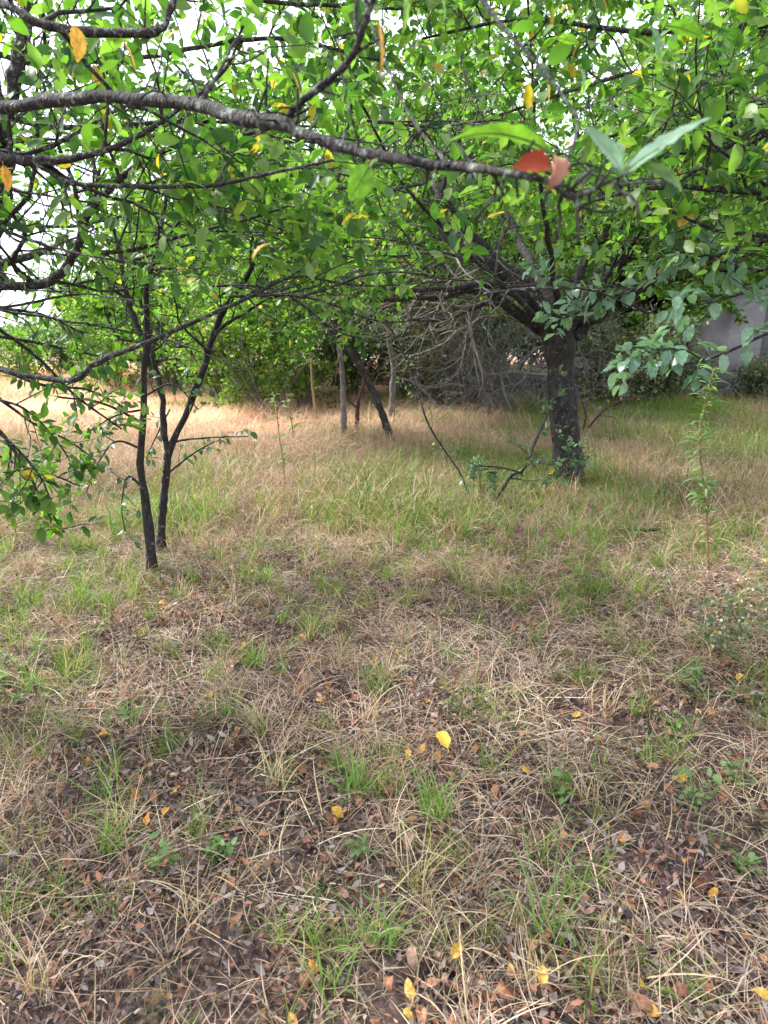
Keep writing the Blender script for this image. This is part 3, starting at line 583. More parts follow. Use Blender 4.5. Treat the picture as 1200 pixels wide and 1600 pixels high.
# spurs, side twigs and single leaves on the nearest bough
mb = MB(); q, rr = limbsA[0]; A_, AR_ = spawn(ra, q[None], rr[None], 60, .2, (.012, .08), 5, .3, (0, 0, 0), .3, .45, (0, 0, .1), .5); tubes(mb, A_, np.maximum(AR_, .0016), 5)
q2, rr2 = limbsA[1]; A_, AR_ = spawn(ra, q2[None], rr2[None], 14, .1, (.015, .05), 5, .3, (0, 0, 0), .3, .45, (0, 0, .1), .5); tubes(mb, A_, np.maximum(AR_, .0015), 5)
for pts in [((560, 70, .92, 8), (556, 30, .92, 7), (560, -20, .92, 7)), ((740, 262, .78, 6), (715, 225, .79, 5), (700, 205, .8, 4)), ((850, 283, .71, 5), (830, 262, .72, 6), (868, 275, .71, 5)), ((890, 300, .7, 4), (930, 262, .7, 3)), ((870, 270, .71, 5), (905, 255, .71, 4), (935, 262, .71, 3)),
            ((310, 163, 1.16, 8), (340, 120, 1.2, 7), (360, 75, 1.24, 5), (378, 55, 1.26, 3)), ((330, 140, 1.18, 5), (300, 122, 1.2, 4), (285, 95, 1.22, 3)), ((345, 100, 1.22, 4), (372, 85, 1.22, 3))]:
    c, r = traced(pts, 12, ra, .2); tubes(mb, c[None], r[None], 6)
obj('spurs', mb.mesh('spurs', bA, True), M_barkN, tA, 'stuff')
# bare thin twigs of the near tree crossing the upper left
for k in range(34):
    Yk = ra.uniform(1.9, 4.2); sx_ = ra.uniform(-120, 420) if k % 3 else ra.uniform(300, 760); sy = ra.uniform(180, 480); dx = ra.uniform(120, 420) * (1 if ra.uniform() < .75 else -.6); dy = ra.uniform(-130, 110)
    w_ = ra.uniform(3, 6.5); c, r = traced([(sx_, sy, Yk, w_), (sx_ + dx * .35, sy + dy * .3 + ra.normal(0, 16), Yk + ra.normal(0, .1), w_ * .8), (sx_ + dx * .7, sy + dy * .7 + ra.normal(0, 20), Yk + ra.normal(0, .2), w_ * .6), (sx_ + dx, sy + dy + ra.normal(0, 12), Yk + ra.normal(0, .2), w_ * .35)], 22, ra, .3)
    mb = MB(); tubes(mb, c[None], r[None], 5); A_, AR_ = spawn(ra, c[None], r[None], 9, .1, (.08, .38), 7, .22, (0, 0, 0), .9, .6, (0, 0, .1)); tubes(mb, A_, AR_, 4)
    obj('twig', mb.mesh('twig', bA, True), M_barkN, tA)
def near_leaf(root, a, b, Y, mat, width=.5, curl=.6, fold=.25, roll=0., label=None, Y2=None, seg=14, serr=.05):
    """one leaf from stalk pixel a to tip pixel b at distance Y"""
    p = P(a[0], a[1], Y); q = P(b[0], b[1], Y2 or Y); d = q - p; s = float(np.linalg.norm(d)); y = d / s
    n = np.array([0, -.55, .85]); x = norm(np.cross(y, n)); z = np.cross(x, y); cr, sr = math.cos(roll), math.sin(roll); x, z = x * cr + z * sr, z * cr - x * sr
    V, F = leaf_mesh('leaf', seg, width, curl, fold, serr, .3, int(a[0]) % 7, .1)
    tip = V[seg * 5 + 2]; ang = math.atan2(-tip[2], tip[1]); ca, sa = math.cos(ang), math.sin(ang); ln = math.hypot(tip[1], tip[2])
    V = np.column_stack([V[:, 0], V[:, 1] * ca - V[:, 2] * sa, V[:, 1] * sa + V[:, 2] * ca]) / ln
    me = mesh_np('leaf', V, [F], True); me.materials.append(mat); o = obj('leaf', me, None, root); o.matrix_local = mat4(p, x, y, z, s, np.array(root.location))
    mid = V[np.arange(seg + 1) * 5 + 2] - np.array([0, 0, .004]); ms_ = MB(); tubes(ms_, mid[None], np.linspace(.014, .004, seg + 1)[None], 5)
    mo = obj('midrib', ms_.mesh('midrib', None, True), M_weed if mat in (M_near, M_nearB) else M_stalk, o)
    if label: o['label'] = label
    return o
NL = [((862, 240), (700, 222), .72, M_near, .24, 1.1, .3, -.9), ((973, 272), (912, 197), .69, M_nearB, .32, .5, .3, .3), ((975, 272), (1112, 183), .70, M_nearB, .26, .35, .2, .1), ((1000, 258), (1066, 300), .70, M_near, .3, 1.0, .3, -.5),
      ((965, 273), (968, 222), .70, M_nearB, .45, .4, .2, .6), ((578, 258), (545, 312), .86, M_near, .75, .2, .1, 1.2), ((590, 30), (594, 118), .9, M_yellow, .33, .3, .2, 1.2), ((630, -30), (628, 55), .88, M_near, .55, .3, .2, 1.3),
      ((118, 40), (120, 98), 1.45, M_yellow, .62, .3, .2, 1.2), ((190, 60), (212, 112), 1.45, M_yellow, .3, .4, .2, 1.0), ((262, 60), (288, 50), 1.5, M_yellow, .5, 1.0, .2, 0), ((455, 110), (468, 148), 1.2, M_yellow, .35, .4, .2, 1),
      ((395, 405), (425, 380), 1.6, M_yellow, .5, .9, .3, .2), ((405, 400), (430, 405), 1.6, M_nearB, .6, .4, .2, .3), ((600, 12), (565, 22), .9, M_near, .4, .5, .2, .2), ((905, 105), (912, 145), 1.3, M_nearB, .6, .4, .2, 1), ((1015, 40), (1030, 95), 1.4, M_nearB, .6, .4, .2, .9),
      ((855, 130), (856, 165), 1.3, M_yellow, .35, .4, .2, 1), ((690, -10), (692, 40), .9, M_near, .35, .4, .2, 1.1), ((5, 258), (12, 300), 1.9, M_yellow, .5, .5, .2, 1), ((870, 60), (905, 68), 1.2, M_near, .5, .5, .2, 1), ((1040, 40), (1100, 60), 1.1, M_near, .5, .5, .2, .8)]
for a, b, Y, mt, wd, cu, fo, ro in NL: near_leaf(tA, a, b, Y, mt, wd, cu, fo, ro)
near_leaf(tA, (862, 262), (800, 262), .71, M_red, .62, .9, .5, .5, 'red brown withered leaf caught on the bough', seg=9, serr=.12)
near_leaf(tA, (868, 245), (852, 300), .705, M_pink, .55, 1.6, .9, .8, 'crumpled pinkish dead leaf', seg=9, serr=.15)
mb = MB()
for a, b in [((973, 274), (1030, 232)), ((973, 274), (990, 240)), ((973, 274), (985, 260)), ((590, 250), (578, 262))]:
    c, r = traced([(a[0], a[1], .69, 4), ((a[0] + b[0]) / 2, (a[1] + b[1]) / 2 - 4, .69, 3), (b[0], b[1], .69, 2.5)], 8); tubes(mb, c[None], r[None], 5)
obj('leaf_stalk', mb.mesh('leaf_stalk', bA, True), M_weed, tA)
mb = MB(); c, r = traced([(583, 250, .88, 3), (580, 256, .88, 12), (577, 262, .88, 13), (575, 268, .88, 4)], 8); tubes(mb, c[None], r[None], 8); obj('withered_fruit', mb.mesh('withered_fruit', bA, True), M_barkR, tA)

def leafy_twigs(root, rng, paths, mat, bark, n_side, Ls, nl, size, cap, bare=False, name='twig'):
    loc = np.array(root.location); PP, DD, SS = [], [], []
    for pts in paths:
        c, r = traced(pts, 20, rng, .15); mb = MB(); tubes(mb, c[None], r[None], 6)
        A, AR = spawn(rng, c[None], r[None], n_side, .25, Ls, 6, .2, (0, 0, 0), .8, .6, (0, 0, .25)); tubes(mb, A, AR, 4)
        obj(name, mb.mesh(name, loc, True), bark, root)
        for Q, Rr, k in ((A, AR, nl), (c[None], r[None], nl * 2)):
            p, d, s = twig_leaves(rng, Q, Rr, k, size, .3); PP.append(p); DD.append(d); SS.append(s)
    add_leaves(root, rng, np.concatenate(PP), np.concatenate(DD), np.concatenate(SS), mat, cap, TPL6, .4)
# low hanging sprays of the near tree, bottom left
leafy_twigs(tA, ra, [((-30, 640, 2.7, 7), (20, 700, 2.7, 6), (55, 760, 2.75, 5), (100, 832, 2.8, 3)), ((-30, 660, 2.6, 6), (15, 690, 2.6, 5), (60, 740, 2.6, 4), (80, 783, 2.6, 3)),
                     ((-20, 500, 2.7, 7), (60, 560, 2.9, 5), (120, 620, 3.0, 4), (190, 670, 3.1, 3)), ((-20, 620, 2.9, 5), (40, 640, 2.9, 4), (90, 690, 2.9, 3), (120, 740, 2.9, 2)), ((-30, 560, 3.4, 6), (60, 600, 3.6, 5), (140, 610, 3.8, 3), (200, 640, 3.9, 2)), ((-30, 600, 3.8, 6), (50, 660, 4.0, 4), (110, 690, 4.2, 3), (150, 720, 4.2, 2)), ((-30, 520, 3.6, 6), (80, 540, 3.8, 4), (170, 560, 4.0, 3)), ((-30, 700, 3.2, 5), (40, 730, 3.3, 4), (90, 745, 3.3, 3), (125, 760, 3.3, 2)), ((-30, 480, 3.0, 6), (60, 490, 3.2, 4), (130, 520, 3.3, 3))], M_leaf, M_barkN, 8, (.12, .4), 7, (.045, .075), 200)

# ================================================================== NEAR TREE, RIGHT (trunk outside the picture)
rc = np.random.default_rng(9); bC = np.array([2.75, 2.9, float(gz(2.75, 2.9))])
trC = (catmull([[2.75, 2.9, -.15], [2.72, 2.88, .7], [2.62, 2.85, 1.4], [2.5, 2.8, 1.7]], 20), np.linspace(.12, .08, 20))
TC = lambda *p: traced(p, 30, rc, .12)
limbsC = [TC(((2.55, 2.8, 1.6), .04), (1300, 312, 2.2, 12), (1200, 302, 2.1, 10), (1130, 297, 2.05, 9), (1050, 291, 2.0, 8), (970, 302, 1.95, 6), (905, 322, 1.9, 4)),
          TC(((2.6, 2.85, 1.5), .04), (1320, 420, 2.5, 12), (1210, 372, 2.4, 8), (1120, 360, 2.3, 6), (1050, 330, 2.25, 4)),
          TC(((2.55, 2.8, 1.6), .04), (1320, 180, 2.4, 12), (1200, 200, 2.3, 9), (1120, 235, 2.2, 7), (1060, 240, 2.1, 5))]
limbsC += [TC(((2.55, 2.8, 1.7), .05), (1350, 60, 3.0, 14), (1180, 40, 3.0, 10), (1000, 50, 3.0, 8), (820, 30, 3.1, 6), (660, 60, 3.2, 4)), TC(((2.55, 2.8, 1.7), .05), (1340, 170, 2.8, 12), (1180, 130, 2.8, 9), (1020, 110, 2.9, 7), (900, 140, 3.0, 5), (780, 180, 3.1, 4)),
            TC(((2.55, 2.8, 1.7), .05), (1350, 260, 3.2, 12), (1200, 210, 3.3, 9), (1060, 190, 3.4, 7), (930, 220, 3.5, 4))]
limbsC += ext_limbs(np.array([2.55, 2.8, 1.65]), .07, 6, (1.2, 2.0), rc, .7, 16, (-60, 200))
tC, nC = fruit_tree('plum_tree', 'near plum tree at the right edge with pale green leaf sprays hanging low', 'tree', bC, trC, limbsC, 33, M_barkN, M_leaf,
    (10, (.35, .8), 6, (.15, .4), 0, (.1, .2), 9, (.045, .07), (0, 0, .2)), 180, None, TPL6, (14, 8), zmin=1.72, dmin=1.9)
leafy_twigs(tC, rc, [((1300, 470, 2.1, 7), (1200, 520, 2.1, 5), (1110, 560, 2.1, 4), (1040, 572, 2.1, 3), (960, 578, 2.1, 2)), ((1100, 562, 2.1, 3), (1060, 545, 2.05, 3), (1010, 548, 2.0, 2)),
                     ((1300, 400, 2.4, 7), (1180, 420, 2.4, 5), (1090, 395, 2.4, 4), (1030, 400, 2.4, 3)), ((1280, 430, 2.3, 5), (1190, 450, 2.3, 4), (1120, 470, 2.3, 3), (1060, 480, 2.3, 2)), ((1250, 360, 2.5, 6), (1120, 400, 2.6, 5), (1000, 450, 2.7, 4), (930, 470, 2.8, 3)), ((1000, 452, 2.7, 4), (900, 440, 2.8, 3), (840, 430, 2.9, 2)),
                     ((930, 470, 2.8, 3), (900, 490, 2.9, 3), (870, 500, 3.0, 2))], M_nearB, M_barkN, 6, (.06, .16), 5, (.045, .072), 220)

# ================================================================== TWO THIN SAPLINGS, LEFT
rs = np.random.default_rng(12)
def sapling(name, label, base_px, trunk_pts, limb_pts, seed, bark, leaf, spec, cap, cat='tree', group=None, zmin=None, sides=(10, 7), ext=None, tpl=TPL6, dmin=1.6):
    rn = np.random.default_rng(seed); b = G(*base_px); Y = float(b[1]); tp = [(a, c, Y + dy, w_) for a, c, dy, w_ in trunk_pts]
    c, r = traced(tp, 30, rn, .06); c = np.vstack([[b[0], b[1], b[2] - .08], c]); r = np.concatenate([[r[0] * 1.15], r])
    lim = [traced([(a, cc, Y + dy, w_) for a, cc, dy, w_ in l], 22, rn, .12) for l in limb_pts]
    if ext: lim += ext_limbs(c[int(len(c) * ext[4])] if len(ext) > 4 else c[-4], ext[0], ext[1], ext[2], rn, ext[3])
    r = r * .78; lim = [(q_, r_ * .85) for q_, r_ in lim]
    return fruit_tree(name, label, cat, b, (c, r), lim, seed + 50, bark, leaf, spec, cap, group, tpl, sides, zmin, dmin)
D1, n1_ = sapling('sapling', 'thin dark sapling stem at left, the nearer one, leaning slightly', (238, 896), [(238, 890, 0, 17), (230, 800, 0, 16), (219, 730, 0, 15), (224, 650, 0, 14), (225, 590, 0, 14), (230, 530, 0, 13), (229, 450, 0, 11), (240, 400, 0, 11), (256, 330, 0, 9), (265, 280, 0, 7), (290, 200, 0, 5)],
    [((228, 545, 0, 10), (208, 490, .1, 10), (195, 450, .1, 9), (185, 380, .2, 8), (165, 330, .2, 8), (150, 270, .3, 7), (120, 150, .4, 5), (110, 40, .5, 4)), ((232, 430, 0, 7), (270, 360, -.2, 5), (330, 280, -.4, 4), (370, 180, -.5, 3))],
    41, M_barkS, M_leaf, (10, (.4, 1.0), 7, (.2, .45), 0, (.1, .2), 11, (.045, .07), (0, 0, .15)), 150, zmin=1.4)
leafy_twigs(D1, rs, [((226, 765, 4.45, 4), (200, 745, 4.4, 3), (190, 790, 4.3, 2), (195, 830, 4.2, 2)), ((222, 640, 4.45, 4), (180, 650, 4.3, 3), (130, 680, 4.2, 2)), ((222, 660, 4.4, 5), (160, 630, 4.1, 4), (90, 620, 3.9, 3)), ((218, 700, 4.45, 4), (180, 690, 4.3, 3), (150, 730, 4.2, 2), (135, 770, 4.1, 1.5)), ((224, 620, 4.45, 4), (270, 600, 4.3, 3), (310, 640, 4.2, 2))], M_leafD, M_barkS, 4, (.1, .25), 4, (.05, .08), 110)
D2, n2_ = sapling('sapling', 'thin dark sapling at left that forks into a V above the grass', (252, 866), [(251, 860, 0, 17), (254, 800, 0, 16), (260, 740, 0, 15), (262, 712, 0, 15)],
    [((262, 715, 0, 12), (256, 670, 0, 12), (252, 610, 0, 11), (240, 565, 0, 10), (228, 520, .1, 8), (215, 440, .2, 6), (200, 340, .3, 5)), ((262, 712, 0, 14), (282, 665, 0, 12), (305, 612, 0, 12), (328, 540, 0, 12), (348, 488, 0, 12), (380, 440, -.1, 10), (402, 395, -.2, 8), (425, 330, -.3, 6), (440, 240, -.4, 5), (470, 120, -.5, 3)), ((355, 480, 0, 6), (430, 440, -.2, 5), (520, 420, -.4, 4))],
    42, M_barkS, M_leaf, (11, (.4, 1.0), 7, (.2, .45), 0, (.1, .2), 11, (.045, .07), (0, 0, .15)), 150, zmin=1.35)
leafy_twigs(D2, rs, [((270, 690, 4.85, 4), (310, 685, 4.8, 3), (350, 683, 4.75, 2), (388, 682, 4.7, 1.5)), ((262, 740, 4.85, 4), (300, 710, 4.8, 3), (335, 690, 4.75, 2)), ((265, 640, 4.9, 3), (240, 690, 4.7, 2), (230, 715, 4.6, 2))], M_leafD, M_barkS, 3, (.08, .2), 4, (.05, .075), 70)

# ================================================================== MIDDLE TREES
MS = (11, (.7, 1.6), 8, (.3, .8), 0, (.1, .2), 20, (.055, .095), (0, 0, .3))
sapling('plum_tree', 'young tree with a dark trunk leaning hard to the left, middle of the meadow', (614, 697), [(614, 697, 0, 15), (595, 640, 0, 15), (572, 590, 0, 14), (545, 545, 0, 13), (520, 505, 0, 11)],
    [((520, 505, 0, 10), (490, 470, 0, 8), (450, 400, -.2, 7), (400, 320, -.4, 6), (380, 200, -.5, 4)), ((522, 510, 0, 9), (530, 440, .1, 8), (520, 340, .2, 7), (540, 220, .3, 5), (560, 100, .3, 4)), ((540, 540, 0, 7), (590, 480, 0, 6), (620, 400, 0, 5), (640, 300, -.1, 4))],
    43, M_bark, M_leafB, MS, 0, ext=(.06, 4, (1.5, 2.4), .6), zmin=1.8)
sapling('plum_tree', 'young tree with a straight grey trunk, left of the leaning one', (537, 690), [(537, 690, 0, 12), (537, 640, 0, 11), (535, 590, 0, 11), (530, 540, 0, 10), (515, 480, 0, 9)],
    [((515, 480, 0, 8), (480, 400, 0, 7), (440, 300, 0, 6), (430, 160, 0, 4)), ((516, 485, 0, 7), (540, 400, .3, 6), (580, 280, .5, 5)), ((520, 500, 0, 6), (460, 470, -.3, 5), (390, 430, -.5, 4))],
    44, M_barkG, M_leafB, MS, 0, ext=(.05, 4, (1.3, 2.2), .6), zmin=1.9)
sapling('plum_tree', 'young tree with a straight grey trunk just right of the leaning one', (611, 668), [(611, 668, 0, 12), (613, 620, 0, 12), (615, 575, 0, 11), (608, 530, 0, 10), (605, 480, 0, 8)],
    [((605, 480, 0, 8), (590, 400, 0, 7), (600, 280, 0, 5), (620, 150, 0, 4)), ((607, 500, 0, 7), (650, 430, .2, 5), (680, 350, .2, 4))],
    45, M_barkG, M_leafG, MS, 0, ext=(.05, 4, (1.3, 2.2), .6), zmin=1.7)
sapling('dead_sapling', 'small bare forked stem between the grey and the leaning trunks', (557, 684), [(557, 684, 0, 9), (558, 650, 0, 9), (560, 625, 0, 8)],
    [((560, 625, 0, 7), (568, 600, 0, 6), (578, 565, 0, 4)), ((560, 640, 0, 4), (545, 625, 0, 3), (535, 612, 0, 2))], 46, M_barkR, M_leafG, (3, (.1, .3), 2, (.1, .2), 0, (.1, .2), 1, (.03, .04)), 0)
b = G(655, 612); st = thing('tree_stump', 'short leaning grey stump at the back of the meadow', 'stump', b); c, r = traced([(652, 615, b[1], 13), (660, 590, b[1], 13), (672, 568, b[1], 10)], 9, rb, .1); mb = MB(); tubes(mb, c[None], r[None], 9, rb, .06); obj('trunk', mb.mesh('trunk', b, True), M_barkG, st)

# ================================================================== ORCHARD TREES AND HEDGE BEHIND
def orchard_tree(px, Y, h, spread, seed, leaf, label, hang=.6, nl=16, sz=(.08, .13), n1=7, cap=0, bark=M_bark, trunk_h=1.3, group=None, x=None, name='fruit_tree', tpl=TPL2):
    rn = np.random.default_rng(seed); x = (px - 600) / FPX * Y * .99 if x is None else x; z0 = float(gz(x, Y))
    th = min(trunk_h, h * .4); c, r = simple_trunk(x, Y, th, .02 + h * .011, .02 + h * .007, rn.uniform(-.3, .3, 2), rn)
    lim = []
    for k, f in enumerate((.55, .75, 1.0)):
        top = c[-1] - np.array([0, 0, th * .25 * (1 - f)]); lim += ext_limbs(top, .1, 4, (spread * .6, spread * 1.1), rn, (.25, .8, 1.8)[k], 16, (k * 37, 360 + k * 37), .12)
    s = (h - th) / max(1e-3, max(l[0][:, 2].max() for l in lim) - c[-1][2]); lim = [(np.column_stack([q[:, :2], c[-1][2] + (q[:, 2] - c[-1][2]) * min(s, 1.8)]), rr) for q, rr in lim]
    return fruit_tree(name, label, 'tree' if name != 'shrub' else 'shrub', (x, Y, z0), (c, r), lim, seed + 7, bark, leaf, (n1, (spread * .3, spread * .65), 6, (.35, .9), 0, (.1, .2), nl, sz, (0, 0, -.1 + hang * 0)), cap, group, tpl, (8, 5), zmin=z0 + .25, dmin=3)
OT = [(240, 18.5, 4.8, 2.0, 61, M_leafB, 'round light green tree behind the clearing, left of the two saplings', 1.0),
      (330, 15.5, 6.5, 2.6, 62, M_leafB, 'tall leafy tree behind the clearing, seen past the forked sapling'),
      (450, 18.5, 8.0, 3.0, 63, M_leafB, 'tall bright green tree at the back, above the meadow middle'),
      (590, 17, 8.0, 3.0, 64, M_leafB, 'tall tree behind the leaning trunk, its crown in the upper middle'),
      (730, 19, 8.5, 3.2, 65, M_leafB, 'tall tree behind the left limbs of the old plum'),
      (880, 16, 8.0, 3.0, 66, M_leafB, 'tall tree directly behind the trunk of the old plum'),
      (1010, 16.3, 8.0, 3.0, 67, M_leafB, 'tall tree behind the right limbs of the old plum'),
      (1130, 16.6, 7.5, 3.0, 68, M_leafB, 'bright green tree rising behind the left end of the wall', 2.3),
      (1330, 10, 6.0, 2.4, 69, M_leafB, 'tree just beyond the right edge beside the wall', 2.6),
      (-330, 15, 5.5, 2.2, 70, M_leafB, 'tree at the far left edge of the clearing', 1.6),
      (660, 13.8, 7.5, 2.8, 79, M_leafB, 'tree standing close behind the thin trunks, its crown filling the top middle', 2.2),
      (300, 24, 9.0, 3.4, 72, M_leafB, 'tallest back row tree, left of the middle', 1.2), (520, 25, 11, 3.8, 73, M_leafB, 'tallest back row tree, in the middle', 1.2), (700, 26, 12, 4, 74, M_leafB, 'tallest back row tree, right of the middle', 1.2),
      (900, 24, 11.5, 4, 75, M_leafB, 'tallest back row tree, behind the old plum', 1.2), (1090, 22, 10.5, 3.8, 76, M_leafB, 'tallest back row tree, behind the wall', 1.2), (1260, 19, 10, 3.5, 78, M_leafB, 'tall tree behind the right end of the wall', 1.2)]
nT = 0
for o_ in OT:
    px, Y, h, sp_, sd_, lf, lb = o_[:7]; r_, n_ = orchard_tree(px, Y, h, sp_, sd_, lf, lb, trunk_h=o_[7] if len(o_) > 7 else 1.5, sz=(.08, .13) if Y < 15 else (.11, .19), nl=26 if Y < 15 else 34, n1=11); nT += n_
# shrubs
def shrub(px, Y, h, w_, seed, leaf, label, sz=(.06, .1), x=None, n=1, dens=12, bark=M_barkG, group=None):
    rn = np.random.default_rng(seed); x = (px - 600) / FPX * Y if x is None else x; z0 = float(gz(x, Y)); base = np.array([x, Y, z0])
    lim = []
    for k in range(8):
        a = rn.uniform(0, 6.28); d = np.array([math.cos(a) * rn.uniform(.2, 1) * w_ / h, math.sin(a) * rn.uniform(.2, 1) * w_ / h, 1.]); q = grow(rn, (base - [0, 0, .05])[None], d[None], np.array([h * rn.uniform(.8, 1.15)]), 12, .12, (0, 0, .0))[0]; lim.append((q, np.linspace(.02, .006, 12)))
    return fruit_tree('shrub', label, 'shrub', base, None, lim, seed + 3, bark, leaf, (8, (w_ * .35, w_ * .8), 6, (.2, .55), 0, (.1, .2), dens, sz, (0, 0, -.05)), 0, group, TPL2, (6, 5), zmin=z0 + .05, dmin=3)
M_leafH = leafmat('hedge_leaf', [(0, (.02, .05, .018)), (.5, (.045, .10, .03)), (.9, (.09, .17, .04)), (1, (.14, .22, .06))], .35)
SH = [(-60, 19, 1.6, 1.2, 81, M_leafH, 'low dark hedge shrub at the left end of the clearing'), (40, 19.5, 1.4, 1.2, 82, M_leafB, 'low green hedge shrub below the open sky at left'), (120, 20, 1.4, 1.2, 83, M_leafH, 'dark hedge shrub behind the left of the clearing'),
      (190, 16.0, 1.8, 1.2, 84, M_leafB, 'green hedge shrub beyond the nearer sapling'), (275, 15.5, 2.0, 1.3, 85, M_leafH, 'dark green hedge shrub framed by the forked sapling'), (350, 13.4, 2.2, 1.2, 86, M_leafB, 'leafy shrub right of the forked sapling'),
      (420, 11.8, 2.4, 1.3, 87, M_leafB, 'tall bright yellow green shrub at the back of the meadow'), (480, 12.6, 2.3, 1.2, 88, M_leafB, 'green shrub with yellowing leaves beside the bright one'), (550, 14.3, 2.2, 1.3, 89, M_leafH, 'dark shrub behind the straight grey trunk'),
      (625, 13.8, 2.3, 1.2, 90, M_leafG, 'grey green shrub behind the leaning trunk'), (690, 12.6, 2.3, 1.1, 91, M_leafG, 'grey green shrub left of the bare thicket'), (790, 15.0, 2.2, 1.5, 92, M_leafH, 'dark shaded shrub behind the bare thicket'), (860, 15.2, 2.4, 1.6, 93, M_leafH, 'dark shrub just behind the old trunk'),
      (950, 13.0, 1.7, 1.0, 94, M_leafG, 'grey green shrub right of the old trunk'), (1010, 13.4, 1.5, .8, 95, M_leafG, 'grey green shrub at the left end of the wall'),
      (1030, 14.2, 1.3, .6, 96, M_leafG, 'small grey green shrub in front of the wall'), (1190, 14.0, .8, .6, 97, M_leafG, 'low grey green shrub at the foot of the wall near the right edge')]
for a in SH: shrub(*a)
# distant wooded ridge
rn = np.random.default_rng(77); mb = MB(); 
n = 30000; xx = rn.uniform(-160, 160, n); yy = rn.uniform(60, 95, n); hh = rn.uniform(0, 1, n) ** .7 * (1.6 + .9 * vnoise(xx, yy, 9, 3) + 1.2 * vnoise(xx, yy, 3, 4)); pp = np.column_stack([xx, yy, gz(xx, yy) + hh]); dd = norm(rn.normal(size=(n, 3)))
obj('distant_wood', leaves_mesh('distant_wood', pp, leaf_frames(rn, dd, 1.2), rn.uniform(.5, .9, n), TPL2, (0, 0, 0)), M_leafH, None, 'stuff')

# bare pale thicket and fallen dead branch
def bare_bush(px, py, Y, n, h, w_, seed, label, bark=M_barkP, r=.009):
    rn = np.random.default_rng(seed); x = (px - 600) / FPX * Y; z0 = float(gz(x, Y)); root = thing('bare_shrub', label, 'shrub', (x, Y, z0))
    ang = rn.uniform(0, 6.28, n); P0 = np.column_stack([x + rn.normal(0, w_ * .25, n), Y + rn.normal(0, w_ * .25, n), np.full(n, z0 - .03)])
    D0 = np.column_stack([np.cos(ang) * w_ / h, np.sin(ang) * w_ / h, np.ones(n)]); Q = grow(rn, P0, D0, rn.uniform(.7, 1.2, n) * h, 12, .2, (0, 0, -.04)); Rr = np.linspace(r, r * .3, 12)[None] * np.ones((n, 1))
    for q, rr in zip(Q[:40], Rr[:40]): mb = MB(); tubes(mb, q[None], rr[None], 5); obj('stem', mb.mesh('stem', root.location), bark, root)
    mb = MB(); A, AR = spawn(rn, Q, Rr, 13, .2, (.3, .8), 8, .3, (0, 0, -.03), .5, .7, (0, 0, .0)); tubes(mb, A, np.maximum(AR, .003), 3, cap=False); B, BR = spawn(rn, A, AR, 4, .2, (.15, .4), 5, .3, (0, 0, -.02), .5, .7, (0, 0, 0)); tubes(mb, B, np.maximum(BR, .0022), 3, cap=False)
    obj('twigs', mb.mesh('twigs', root.location), bark, root, 'stuff'); return root
bare_bush(770, 0, 12.3, 44, 3.0, 1.5, 101, 'tangled thicket of pale bare twigs left of the old trunk')
bare_bush(945, 0, 12.8, 6, 1.9, .7, 102, 'pale bare twiggy bush just right of the old trunk')
bare_bush(685, 0, 12.8, 12, 1.8, .9, 103, 'pale bare bush behind the fallen branch')
b = G(700, 652); fb = thing('dead_branch', 'pale grey dead branch lying with arching twigs left of the old trunk', 'branch', b); Yb = float(b[1])
q = [traced(p, 22, rb, .3) for p in [((690, 655, Yb, 6), (700, 640, Yb, 6), (735, 610, Yb, 6), (760, 588, Yb, 6), (800, 582, Yb, 5), (860, 586, Yb, 4)), ((760, 588, Yb, 7), (740, 565, Yb, 5), (725, 540, Yb, 4)), ((735, 610, Yb, 6), (710, 600, Yb, 5), (670, 606, Yb, 4), (640, 590, Yb, 3)), ((697, 648, Yb, 6), (730, 630, Yb, 5), (750, 600, Yb + .2, 4)), ((697, 650, Yb, 5), (650, 600, Yb, 4), (610, 590, Yb, 2)), ((780, 584, Yb, 5), (790, 620, Yb - .3, 4), (800, 645, Yb - .4, 2)), ((800, 582, Yb, 5), (830, 550, Yb, 4), (850, 540, Yb, 2))]]
for c, r in q: mb = MB(); tubes(mb, c[None], r[None], 6, rb, .05); obj('limb', mb.mesh('limb', b, True), M_barkP, fb)
mb = MB(); A, AR = spawn(rb, np.array([c for c, r in q]), np.array([r for c, r in q]), 8, .2, (.2, .6), 7, .3, (0, 0, -.02), .5, .7, (0, 0, 0)); tubes(mb, A, np.maximum(AR, .0025), 3, cap=False); obj('twigs', mb.mesh('twigs', b), M_barkP, fb, 'stuff')
b = G(960, 838); dn = thing('fallen_stick', 'dark mossy stick lying on the grass in front of the old plum', 'stick', b); c, r = traced([(905, 832, b[1], 5), (940, 836, b[1] - .05, 8), (975, 828, b[1], 6), (1060, 825, b[1] + .1, 4)], 14, rb, .2); c[:, 2] = gz(c[:, 0], c[:, 1]) + .05; mb = MB(); tubes(mb, c[None], r[None], 7, rb, .08); obj('stick', mb.mesh('stick', b, True), M_bark, dn)

